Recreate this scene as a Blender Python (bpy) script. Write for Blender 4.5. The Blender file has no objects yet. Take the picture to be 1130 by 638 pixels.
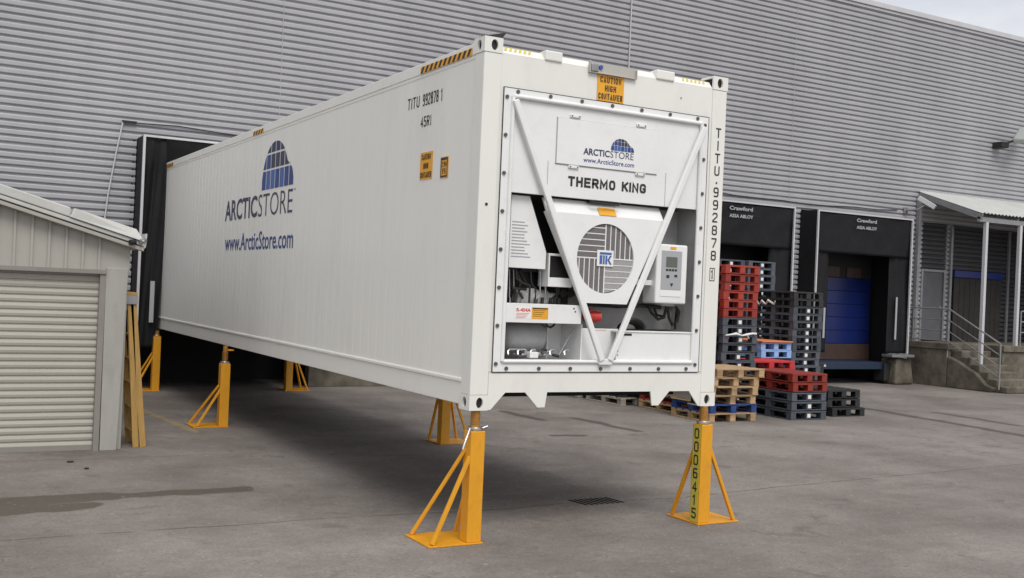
import bpy, bmesh, math, random
from mathutils import Vector, Matrix
R = math.radians
random.seed(7)
scn = bpy.context.scene
COL = scn.collection
GZ = 1.035                       # the container floor stands this far above the yard

# ------------------------------------------------------------------ camera
yaw, pitch, roll = 0.51696, 0.0017855, 0.0432342
f = Vector((math.sin(yaw)*math.cos(pitch), math.cos(yaw)*math.cos(pitch), math.sin(pitch)))
r0 = f.cross(Vector((0, 0, 1))).normalized(); u0 = r0.cross(f)
rr = math.cos(roll)*r0 + math.sin(roll)*u0
uu = -math.sin(roll)*r0 + math.cos(roll)*u0
cam = bpy.data.cameras.new("camera"); camo = bpy.data.objects.new("camera", cam); COL.objects.link(camo)
m = Matrix((rr, uu, -f)).transposed().to_4x4(); m.translation = Vector((-3.81495, -7.2976, 0.93705 + GZ))
camo.matrix_world = m
cam.sensor_width = 36; cam.lens = 36*1179.4/1130; cam.clip_start = 0.1; cam.clip_end = 1500
scn.camera = camo

# ------------------------------------------------------------------ light
SUN_EL, SUN_AZ = R(52), R(188)      # azimuth: clockwise from +Y, where the sun stands
w = bpy.data.worlds.new("World"); scn.world = w; w.use_nodes = True
nt = w.node_tree; nt.nodes.clear()
out = nt.nodes.new('ShaderNodeOutputWorld'); bg = nt.nodes.new('ShaderNodeBackground'); bg.inputs[1].default_value = 0.1
sky = nt.nodes.new('ShaderNodeTexSky'); sky.sky_type = 'NISHITA'; sky.sun_disc = False
sky.sun_elevation = SUN_EL; sky.sun_rotation = SUN_AZ
tc = nt.nodes.new('ShaderNodeTexCoord'); mp = nt.nodes.new('ShaderNodeMapping'); mp.inputs['Scale'].default_value = (1, 1, 2.6)
no = nt.nodes.new('ShaderNodeTexNoise'); no.inputs['Scale'].default_value = 2.4; no.inputs['Detail'].default_value = 6; no.inputs['Roughness'].default_value = 0.55
rp = nt.nodes.new('ShaderNodeValToRGB')
rp.color_ramp.elements[0].position = 0.36; rp.color_ramp.elements[0].color = (6.2, 6.35, 6.8, 1)
rp.color_ramp.elements[1].position = 0.66; rp.color_ramp.elements[1].color = (9.8, 9.75, 9.7, 1)
mx = nt.nodes.new('ShaderNodeMix'); mx.data_type = 'RGBA'; mx.inputs[0].default_value = 0.9
nt.links.new(tc.outputs['Generated'], mp.inputs[0]); nt.links.new(mp.outputs[0], no.inputs[0]); nt.links.new(no.outputs[0], rp.inputs[0])
nt.links.new(sky.outputs[0], mx.inputs[6]); nt.links.new(rp.outputs[0], mx.inputs[7]); nt.links.new(mx.outputs[2], bg.inputs[0]); nt.links.new(bg.outputs[0], out.inputs[0])
sl = bpy.data.lights.new("sun", 'SUN'); sl.energy = 1.7; sl.angle = R(30); sl.color = (1, 0.96, 0.90)
so = bpy.data.objects.new("sun", sl); COL.objects.link(so)
sd = Vector((math.sin(SUN_AZ)*math.cos(SUN_EL), math.cos(SUN_AZ)*math.cos(SUN_EL), math.sin(SUN_EL)))
so.rotation_euler = sd.to_track_quat('Z', 'Y').to_euler(); so.location = (0, -10, 30)
scn.view_settings.view_transform = 'Standard'; scn.view_settings.look = 'None'
scn.view_settings.exposure = 0.27; scn.view_settings.gamma = 1; scn.view_settings.use_curve_mapping = False

# ------------------------------------------------------------------ materials
MATS = {}
def mat(name, col, rough=0.6, metal=0.0, noise=0.0, scale=3.0, stretch=(1, 1, 1), bump=0.0, bscale=60, dirt=None, dirt_amt=0.0, spec=0.5, rand=0.0):
    mt = bpy.data.materials.new(name); mt.use_nodes = True; n = mt.node_tree.nodes; l = mt.node_tree.links
    b = n['Principled BSDF']; b.inputs['Roughness'].default_value = rough; b.inputs['Metallic'].default_value = metal
    b.inputs['Specular IOR Level'].default_value = spec
    c = (*col, 1)
    b.inputs['Base Color'].default_value = c
    t = n.new('ShaderNodeTexCoord'); mpn = n.new('ShaderNodeMapping'); mpn.inputs['Scale'].default_value = stretch
    l.new(t.outputs['Object'], mpn.inputs[0])
    last = None
    if noise > 0:
        nz = n.new('ShaderNodeTexNoise'); nz.inputs['Scale'].default_value = scale; nz.inputs['Detail'].default_value = 7; nz.inputs['Roughness'].default_value = 0.6
        l.new(mpn.outputs[0], nz.inputs[0])
        mr = n.new('ShaderNodeMapRange'); mr.inputs[1].default_value = 0.3; mr.inputs[2].default_value = 0.7; mr.inputs[3].default_value = 1-noise; mr.inputs[4].default_value = 1+noise*0.5
        l.new(nz.outputs[0], mr.inputs[0])
        vm = n.new('ShaderNodeVectorMath'); vm.operation = 'SCALE'; vm.inputs[0].default_value = col
        l.new(mr.outputs[0], vm.inputs['Scale']); last = vm.outputs[0]
        l.new(last, b.inputs['Base Color'])
        r2 = n.new('ShaderNodeMapRange'); r2.inputs[3].default_value = rough+0.08; r2.inputs[4].default_value = max(0.05, rough-0.08)
        l.new(nz.outputs[0], r2.inputs[0]); l.new(r2.outputs[0], b.inputs['Roughness'])
    if dirt:
        nd = n.new('ShaderNodeTexNoise'); nd.inputs['Scale'].default_value = scale*2.3; nd.inputs['Detail'].default_value = 9; nd.inputs['Roughness'].default_value = 0.7
        l.new(mpn.outputs[0], nd.inputs[0])
        md = n.new('ShaderNodeMapRange'); md.inputs[1].default_value = 0.52; md.inputs[2].default_value = 0.78; md.inputs[4].default_value = dirt_amt
        l.new(nd.outputs[0], md.inputs[0])
        mm = n.new('ShaderNodeMix'); mm.data_type = 'RGBA'; mm.inputs[6].default_value = c; mm.inputs[7].default_value = (*dirt, 1)
        if last: l.new(last, mm.inputs[6])
        l.new(md.outputs[0], mm.inputs[0]); l.new(mm.outputs[2], b.inputs['Base Color'])
    if rand > 0:
        oi = n.new('ShaderNodeObjectInfo'); ra = n.new('ShaderNodeMapRange'); ra.inputs[3].default_value = 1-rand; ra.inputs[4].default_value = 1+rand; l.new(oi.outputs['Random'], ra.inputs[0])
        sv = n.new('ShaderNodeVectorMath'); sv.operation = 'SCALE'; sv.inputs[0].default_value = col
        if b.inputs['Base Color'].links: l.new(b.inputs['Base Color'].links[0].from_socket, sv.inputs[0])
        l.new(ra.outputs[0], sv.inputs['Scale']); l.new(sv.outputs[0], b.inputs['Base Color'])
    if bump > 0:
        nb = n.new('ShaderNodeTexNoise'); nb.inputs['Scale'].default_value = bscale; nb.inputs['Detail'].default_value = 4
        l.new(mpn.outputs[0], nb.inputs[0]); bp = n.new('ShaderNodeBump'); bp.inputs['Strength'].default_value = bump; bp.inputs['Distance'].default_value = 0.01
        l.new(nb.outputs[0], bp.inputs['Height']); l.new(bp.outputs[0], b.inputs['Normal'])
    MATS[name] = mt; return mt

mat('white_paint', (0.76, 0.755, 0.715), 0.42, noise=0.05, scale=1.5, stretch=(1, 1, 0.35), dirt=(0.42, 0.38, 0.32), dirt_amt=0.22, bump=0.04, bscale=9)
mat('side_paint', (0.80, 0.79, 0.75), 0.30, noise=0.03, scale=0.9, stretch=(1, 1, 0.25), dirt=(0.50, 0.48, 0.44), dirt_amt=0.25, bump=0.03, bscale=2.5)
mat('unit_white', (0.77, 0.775, 0.77), 0.38, noise=0.04, scale=3, dirt=(0.45, 0.43, 0.40), dirt_amt=0.2)
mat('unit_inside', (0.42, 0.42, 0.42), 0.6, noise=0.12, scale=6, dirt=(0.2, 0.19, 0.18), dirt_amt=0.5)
mat('black', (0.012, 0.012, 0.013), 0.5, noise=0.2, scale=8)
mat('pit_shade', (0.008, 0.008, 0.008), 1.0, spec=0.0)
mat('rubber', (0.02, 0.02, 0.021), 0.55)
mat('ink_black', (0.02, 0.02, 0.022), 0.5)
mat('ink_navy', (0.02, 0.028, 0.10), 0.45)
mat('ink_slate', (0.035, 0.04, 0.085), 0.45)
mat('ink_blue', (0.025, 0.055, 0.22), 0.45)
mat('ink_midblue', (0.05, 0.12, 0.36), 0.45)
mat('ink_red', (0.6, 0.05, 0.04), 0.45)
mat('ink_grey', (0.36, 0.37, 0.39), 0.6)
mat('label_white', (0.78, 0.78, 0.76), 0.45)
mat('sign_yellow', (0.78, 0.37, 0.02), 0.45, noise=0.1, scale=12)
mat('strip_yellow', (0.62, 0.52, 0.07), 0.5, noise=0.1, scale=20)
mat('jack_paint', (0.72, 0.325, 0.014), 0.42, noise=0.10, scale=7, stretch=(1, 1, .4), dirt=(0.16, 0.07, 0.025), dirt_amt=0.30, bump=0.05, bscale=40)
mat('screw', (0.45, 0.22, 0.05), 0.5, metal=0.3, noise=0.25, scale=30)
mat('steel', (0.55, 0.55, 0.56), 0.35, metal=0.9, noise=0.2, scale=20)
mat('bolt', (0.12, 0.11, 0.10), 0.5, metal=0.6)
mat('cladding', (0.365, 0.365, 0.388), 0.5, metal=0.0, noise=0.10, scale=0.9, stretch=(1.0, 1, 0.22), dirt=(0.27, 0.27, 0.28), dirt_amt=0.5, bump=0.02, bscale=30)
mat('flashing', (0.52, 0.52, 0.54), 0.4, noise=0.1, scale=2)
mat('curtain', (0.009, 0.009, 0.011), 0.6, noise=0.3, scale=2.2, dirt=(0.022, 0.022, 0.025), dirt_amt=0.5, bump=0.3, bscale=4, spec=0.28)
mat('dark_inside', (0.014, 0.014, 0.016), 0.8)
mat('concrete', (0.15, 0.13, 0.10), 0.95, noise=0.6, scale=2.2, dirt=(0.05, 0.045, 0.035), dirt_amt=1.0, bump=0.35, bscale=25)
mat('blue_door', (0.007, 0.017, 0.11), 0.35, noise=0.2, scale=2)
mat('brown_panel', (0.05, 0.028, 0.022), 0.6, noise=0.2, scale=5)
mat('blue_steel', (0.014, 0.028, 0.06), 0.5, noise=0.2, scale=6)
mat('blue_bar', (0.01, 0.025, 0.17), 0.4)
mat('shade_cladding', (0.045, 0.045, 0.05), 0.5, noise=0.15, scale=0.8)  # cladding copy with the canopy's shade put into its colour
mat('gate_brown', (0.032, 0.028, 0.026), 0.7, noise=0.3, scale=4)  # base colour darkened to carry the shade under the canopy
mat('grey_door', (0.11, 0.11, 0.125), 0.5, noise=0.15, scale=4, dirt=(0.12, 0.12, 0.12), dirt_amt=0.4)  # personnel door, grey lowered to include canopy shade
mat('canopy_sheet', (0.50, 0.51, 0.49), 0.55, noise=0.12, scale=3, dirt=(0.3, 0.3, 0.28), dirt_amt=0.4)
mat('galv', (0.30, 0.30, 0.31), 0.45, metal=0.5, noise=0.15, scale=8)
mat('shed_sheet', (0.38, 0.37, 0.335), 0.5, noise=0.07, scale=2, stretch=(1, 1, 0.3), dirt=(0.30, 0.27, 0.22), dirt_amt=0.4)
mat('shed_door', (0.41, 0.395, 0.35), 0.5, noise=0.06, scale=2, stretch=(0.4, 1, 1), dirt=(0.34, 0.31, 0.25), dirt_amt=0.4)
mat('post_grey', (0.36, 0.355, 0.33), 0.55, noise=0.12, scale=4, stretch=(1, 1, .3), dirt=(0.2, 0.19, 0.17), dirt_amt=0.35)
mat('shed_trim', (0.50, 0.50, 0.475), 0.5, noise=0.10, scale=3, dirt=(0.34, 0.32, 0.29), dirt_amt=0.3)
mat('jamb_grey', (0.24, 0.225, 0.205), 0.6, noise=0.1, scale=5)
mat('ladder_wood', (0.42, 0.255, 0.075), 0.6, noise=0.2, scale=5, stretch=(6, 6, 0.7), dirt=(0.25, 0.12, 0.04), dirt_amt=0.5)
mat('pallet_wood', (0.40, 0.27, 0.15), 0.8, noise=0.35, scale=6, stretch=(0.6, 2.5, 2.5), dirt=(0.18, 0.12, 0.07), dirt_amt=0.6, bump=0.3, bscale=30, rand=.3)
mat('pallet_grey_wood', (0.40, 0.36, 0.31), 0.85, noise=0.3, scale=6, stretch=(0.6, 2.5, 2.5), dirt=(0.15, 0.12, 0.09), dirt_amt=0.7, bump=0.3, bscale=30, rand=.3)
mat('pallet_blue_wood', (0.015, 0.05, 0.20), 0.7, noise=0.3, scale=6, dirt=(0.2, 0.2, 0.25), dirt_amt=0.3)
mat('plastic_red', (0.29, 0.030, 0.018), 0.5, noise=0.2, scale=8, dirt=(0.12, 0.03, 0.03), dirt_amt=0.5, rand=.28)
mat('plastic_bright_red', (0.55, 0.03, 0.035), 0.5, noise=0.2, scale=8)
mat('plastic_grey', (0.075, 0.085, 0.105), 0.55, noise=0.25, scale=8, dirt=(0.2, 0.2, 0.2), dirt_amt=0.25, rand=.28)
mat('plastic_black', (0.02, 0.02, 0.022), 0.5, noise=0.3, scale=8, dirt=(0.08, 0.08, 0.08), dirt_amt=0.4, rand=.28)
mat('plastic_lightblue', (0.30, 0.46, 0.80), 0.5, noise=0.15, scale=8)
mat('plastic_orange', (0.75, 0.22, 0.07), 0.5, noise=0.15, scale=8)
mat('iron', (0.035, 0.033, 0.032), 0.6, metal=0.4, noise=0.3, scale=20)
mat('bracket_shade', (0.46, 0.44, 0.40), 0.5, noise=0.1, scale=6)  # grey beige holds the shade inside the header trough
mat('lcd', (0.10, 0.12, 0.10), 0.25)
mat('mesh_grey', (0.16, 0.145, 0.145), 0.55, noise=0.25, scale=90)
mat('mesh_lit', (0.34, 0.33, 0.33), 0.55, noise=0.2, scale=90)
mat('lamp_glass', (0.35, 0.38, 0.36), 0.2)
mat('blue_lens', (0.04, 0.08, 0.35), 0.2)
mat('roof_dark', (0.15, 0.15, 0.15), 0.9)
mat('litter', (0.55, 0.53, 0.50), 0.8)

# ------------------------------------------------------------------ helpers
LOC = {}          # root name -> world location of that root while its parts are built
def tag(o, label=None, cat=None, group=None, kind=None):
    if label: o['label'] = label
    if cat: o['category'] = cat
    if group: o['group'] = group
    if kind: o['kind'] = kind
    return o
def thing(name, loc, label, cat, group=None):
    o = bpy.data.objects.new(name, None); o.empty_display_size = 0.2; COL.objects.link(o)
    o.location = loc
    return tag(o, label, cat, group)
def wloc(o):
    v = Vector((0, 0, 0))
    while o: v += o.location; o = o.parent
    return v
class MB:
    def __init__(s): s.v = []; s.f = []
    def add(s, vs, fs):
        n = len(s.v); s.v += [tuple(v) for v in vs]; s.f += [[i+n for i in q] for q in fs]; return s
    def box(s, x0, x1, y0, y1, z0, z1):
        return s.add([(x0,y0,z0),(x1,y0,z0),(x1,y1,z0),(x0,y1,z0),(x0,y0,z1),(x1,y0,z1),(x1,y1,z1),(x0,y1,z1)],
                     [(0,3,2,1),(4,5,6,7),(0,1,5,4),(1,2,6,5),(2,3,7,6),(3,0,4,7)])
    def hexa(s, pts):   # 4 bottom + 4 top
        return s.add(pts, [(0,3,2,1),(4,5,6,7),(0,1,5,4),(1,2,6,5),(2,3,7,6),(3,0,4,7)])
    def prism(s, poly, axis, a, b):   # poly in the two other axes, in order
        n = len(poly); vs = []
        for t in (a, b):
            for p in poly:
                vs.append((t, p[0], p[1]) if axis == 'x' else (p[0], t, p[1]) if axis == 'y' else (p[0], p[1], t))
        fs = [list(range(n)), [n+i for i in reversed(range(n))]] + [(i, i+n, (i+1) % n+n, (i+1) % n) for i in range(n)]
        return s.add(vs, fs)
    def bar(s, p, q, w, h, up=(0, 0, 1)):
        p = Vector(p); q = Vector(q); d = (q-p).normalized(); u = Vector(up)
        a = d.cross(u)
        if a.length < 1e-4: a = d.cross(Vector((0, 1, 0)))
        a.normalize(); b = a.cross(d).normalized(); a *= w/2; b *= h/2
        return s.add([p-a-b, p+a-b, p+a+b, p-a+b, q-a-b, q+a-b, q+a+b, q-a+b],
                     [(0,3,2,1),(4,5,6,7),(0,1,5,4),(1,2,6,5),(2,3,7,6),(3,0,4,7)])
    def tube(s, pts, r, n=10):
        pts = [Vector(p) for p in pts]; rings = []; prev = None
        for i, p in enumerate(pts):
            d = (pts[min(i+1, len(pts)-1)]-pts[max(i-1, 0)]).normalized()
            a = prev - d*prev.dot(d) if prev else d.orthogonal()
            if a.length < 1e-5: a = d.orthogonal()
            a.normalize(); prev = a; b = d.cross(a)
            ri = r[i] if isinstance(r, (list, tuple)) else r
            rings.append([p+a*math.cos(2*math.pi*k/n)*ri+b*math.sin(2*math.pi*k/n)*ri for k in range(n)])
        vs = [v for rg in rings for v in rg]; fs = []
        for i in range(len(pts)-1):
            for k in range(n): fs.append((i*n+k, i*n+(k+1) % n, (i+1)*n+(k+1) % n, (i+1)*n+k))
        fs.append(list(reversed(range(n)))); fs.append([(len(pts)-1)*n+k for k in range(n)])
        return s.add(vs, fs)
    def quad(s, a, b, c, d): return s.add([a, b, c, d], [(0, 1, 2, 3)])
    def build(s, name, m_, parent=None, bevel=0.0, smooth=False, seg=2):
        me = bpy.data.meshes.new(name)
        off = wloc(parent) if parent else Vector((0, 0, 0))
        me.from_pydata([Vector(v)-off for v in s.v], [], s.f)
        bm = bmesh.new(); bm.from_mesh(me); bmesh.ops.recalc_face_normals(bm, faces=bm.faces); bm.to_mesh(me); bm.free()
        me.materials.append(MATS[m_])
        if smooth:
            for p in me.polygons: p.use_smooth = True
            try: me.set_sharp_from_angle(angle=R(40))
            except Exception: pass
        o = bpy.data.objects.new(name, me); COL.objects.link(o); o.parent = parent
        if bevel:
            b = o.modifiers.new('bevel', 'BEVEL'); b.width = bevel; b.segments = seg; b.limit_method = 'ANGLE'; b.angle_limit = R(40)
        return o
def top_mesh(mb, name, m_, loc, label, cat, group=None, bevel=0.0, smooth=False):
    o = mb.build(name, m_, None, bevel, smooth)
    off = Vector(loc)
    for v in o.data.vertices: v.co -= off
    o.location = loc
    return tag(o, label, cat, group)
def structure(o): o['kind'] = 'structure'; return o
def copy_tree(o, parent=None):
    c = o.copy(); COL.objects.link(c); c.parent = parent
    for ch in list(o.children): copy_tree(ch, c)
    return c

def curve_mesh(cu):
    o = bpy.data.objects.new('tmp', cu); COL.objects.link(o)
    dg = bpy.context.evaluated_depsgraph_get(); me = bpy.data.meshes.new_from_object(o.evaluated_get(dg))
    vs = [v.co.copy() for v in me.vertices]; fs = [list(p.vertices) for p in me.polygons]
    bpy.data.objects.remove(o); bpy.data.curves.remove(cu); bpy.data.meshes.remove(me)
    return vs, fs
def shape(outlines, thick, place):
    """flat shape with holes; outlines = lists of (u,v); place(u,v,w) -> xyz, w from 0 (front) to 1 (back) * thick"""
    cu = bpy.data.curves.new('tmp', 'CURVE'); cu.dimensions = '2D'; cu.fill_mode = 'BOTH'; cu.extrude = 0.5
    for ol in outlines:
        sp = cu.splines.new('POLY'); sp.points.add(len(ol)-1)
        for i, p in enumerate(ol): sp.points[i].co = (p[0], p[1], 0, 1)
        sp.use_cyclic_u = True
    vs, fs = curve_mesh(cu)
    return MB().add([place(v.x, v.y, (v.z+0.5)*thick) for v in vs], fs)
def xz(y):   # front faces: u = x, v = z, w runs to the back
    return lambda u, v, w: (u, y+w, v)
def yz(x):   # side faces seen from -X
    return lambda u, v, w: (x+w, u, v)
def rect(a, b, c, d): return [(a, c), (b, c), (b, d), (a, d)]
def ell(cx, cz, rx, rz, n=28): return [(cx+rx*math.cos(2*math.pi*k/n), cz+rz*math.sin(2*math.pi*k/n)) for k in range(n)]
def text(mb, s, u_0, u1, v_0, v1, place, bold=0.0, spacing=1.0):
    """text fitted into the box u_0..u1, v_0..v1 (cap height box)"""
    cu = bpy.data.curves.new('tmp', 'FONT'); cu.body = s; cu.size = 1; cu.offset = bold; cu.space_character = spacing; cu.resolution_u = 3
    vs, fs = curve_mesh(cu)
    if not vs: return mb
    a = min(v.x for v in vs); b = max(v.x for v in vs); c = min(v.y for v in vs); d = max(v.y for v in vs)
    return mb.add([place(u_0+(v.x-a)/(b-a)*(u1-u_0), v_0+(v.y-c)/(d-c)*(v1-v_0), 0) for v in vs], fs)
GL = {
 'T': [[(0,1),(1,1)],[(.5,1),(.5,0)]], 'I': [[(.5,0),(.5,1)]], 'U': [[(0,1),(0,.2),(.15,.04),(.5,0),(.85,.04),(1,.2),(1,1)]],
 '9': [[(1,.55),(.85,.46),(.15,.46),(0,.6),(0,.86),(.18,1),(.82,1),(1,.86),(1,.16),(.82,0),(.1,0)]],
 '2': [[(0,.84),(.18,1),(.82,1),(1,.86),(1,.64),(0,.12),(0,0),(1,0)]],
 '8': [[(.5,.52),(.14,.52),(.02,.64),(.02,.88),(.18,1),(.82,1),(.98,.88),(.98,.64),(.86,.52),(.5,.52)],[(.14,.52),(0,.38),(0,.14),(.18,0),(.82,0),(1,.14),(1,.38),(.86,.52)]],
 '7': [[(0,1),(1,1),(1,.86),(.35,0)]], '1': [[(.2,.82),(.55,1),(.55,0)]], '4': [[(.72,0),(.72,1),(0,.28),(1,.28)]],
 '5': [[(.95,1),(.05,1),(.05,.56),(.8,.56),(1,.44),(1,.14),(.82,0),(.15,0),(0,.1)]],
 '6': [[(.9,1),(.2,1),(0,.84),(0,.14),(.18,0),(.82,0),(1,.14),(1,.42),(.82,.56),(.02,.56)]],
 '0': [[(.5,1),(.2,1),(0,.85),(0,.15),(.2,0),(.8,0),(1,.15),(1,.85),(.8,1),(.5,1)]],
 'O': [[(.5,1),(.22,.98),(.04,.8),(0,.5),(.04,.2),(.22,.02),(.5,0),(.78,.02),(.96,.2),(1,.5),(.96,.8),(.78,.98),(.5,1)]],
 'C': [[(1,.78),(.85,.97),(.5,1),(.15,.95),(0,.72),(0,.28),(.15,.05),(.5,0),(.85,.03),(1,.22)]],
 'G': [[(1,.8),(.85,.97),(.5,1),(.15,.95),(0,.72),(0,.28),(.15,.05),(.5,0),(.85,.03),(1,.16),(1,.44),(.66,.44)]],
 'A': [[(0,0),(.5,1),(1,0)],[(.2,.28),(.8,.28)]], 'N': [[(0,0),(0,1),(1,0),(1,1)]], 'H': [[(0,0),(0,1)],[(1,0),(1,1)],[(0,.52),(1,.52)]],
 'R': [[(0,0),(0,1),(.8,1),(1,.88),(1,.6),(.8,.47),(0,.47)],[(.5,.47),(1,0)]], 'E': [[(1,1),(0,1),(0,0),(1,0)],[(0,.52),(.88,.52)]],
 'M': [[(0,0),(0,1),(.5,.25),(1,1),(1,0)]], 'K': [[(0,0),(0,1)],[(1,1),(.05,.42)],[(.34,.62),(1,0)]], '-': [[(.1,.5),(.9,.5)]], "'": [[(.5,1),(.5,.75)]], '.': [[(.5,0),(.5,.06)]]}
def ribbon(mb, pts, t, place, lift):
    """one flat stroke of width t with mitred joints"""
    P = [Vector((a, b)) for a, b in pts]; closed = (P[0]-P[-1]).length < 1e-6; L_ = []
    if closed: P = P[:-1]
    n_ = len(P)
    for i in range(n_):
        a = P[i-1] if (i > 0 or closed) else None; b = P[(i+1) % n_] if (i < n_-1 or closed) else None
        d1 = (P[i]-a).normalized() if a is not None else None; d2 = (b-P[i]).normalized() if b is not None else None
        p = P[i]
        if d1 is None: p = p-d2*t*.5; d1 = d2
        elif d2 is None: p = p+d1*t*.5; d2 = d1
        n1 = Vector((-d1.y, d1.x)); n2 = Vector((-d2.y, d2.x)); m_ = n1+n2
        m_ = n1 if m_.length < 1e-3 else m_.normalized(); k = min(2.0, 1/max(.3, m_.dot(n1)))
        L_.append((p+m_*t*.5*k, p-m_*t*.5*k))
    vs = [place(q.x, q.y, lift) for ab in L_ for q in ab]; m2 = len(L_)
    mb.add(vs, [(2*i, 2*i+1, 2*((i+1) % m2)+1, 2*((i+1) % m2)) for i in range(m2 if closed else m2-1)])
def stencil(mb, s, u_0, u1, v_0, v1, place, t, gap=.3):
    """block letters of equal width (I narrow) fitted into the box; t = stroke width in metres"""
    ws = {'I': .25, '1': .55, ' ': .6, '-': .7, "'": .3, '.': .3, 'M': 1.2}; tot = sum(ws.get(c, 1) for c in s)+gap*(len(s)-1); un_ = (u1-u_0)/tot; u = u_0
    for c in s:
        w_ = ws.get(c, 1)*un_
        if c != ' ':
            for k, st_k in enumerate(GL[c]):
                if c == 'I': pts = [(u+w_/2, v_0+t/2+y*(v1-v_0-t)) for x, y in st_k]
                else: pts = [(u+t/2+x*(w_-t), v_0+t/2+y*(v1-v_0-t)) for x, y in st_k]
                ribbon(mb, pts, t, place, -.00025*k)
        u += w_+gap*un_
    return mb
def sideT(x=-0.002):   # text on the container's left side; u measured towards the viewer (minus Y)
    return lambda u, v, w: (x, -u, v)
def cloth(p, nu, nv, amp, seed, name, m_, parent, smooth=True):
    """p(u,v) -> xyz; folds added along y"""
    rnd = random.Random(seed); ph = [(rnd.uniform(2, 9), rnd.uniform(1, 5), rnd.uniform(0, 6.3), rnd.uniform(.3, 1)) for _ in range(5)]
    vs = []
    for j in range(nv+1):
        for i in range(nu+1):
            u, v = i/nu, j/nv; x, y, z = p(u, v)
            d = sum(a*math.sin(fu*u*2+fv*v*2+q) for fu, fv, q, a in ph)*amp/3
            vs.append((x+d*0.3, y+d, z+0.3*d))
    fs = [(j*(nu+1)+i, j*(nu+1)+i+1, (j+1)*(nu+1)+i+1, (j+1)*(nu+1)+i) for j in range(nv) for i in range(nu)]
    o = MB().add(vs, fs).build(name, m_, parent, smooth=smooth)
    s = o.modifiers.new('thick', 'SOLIDIFY'); s.thickness = 0.006
    return o

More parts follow.
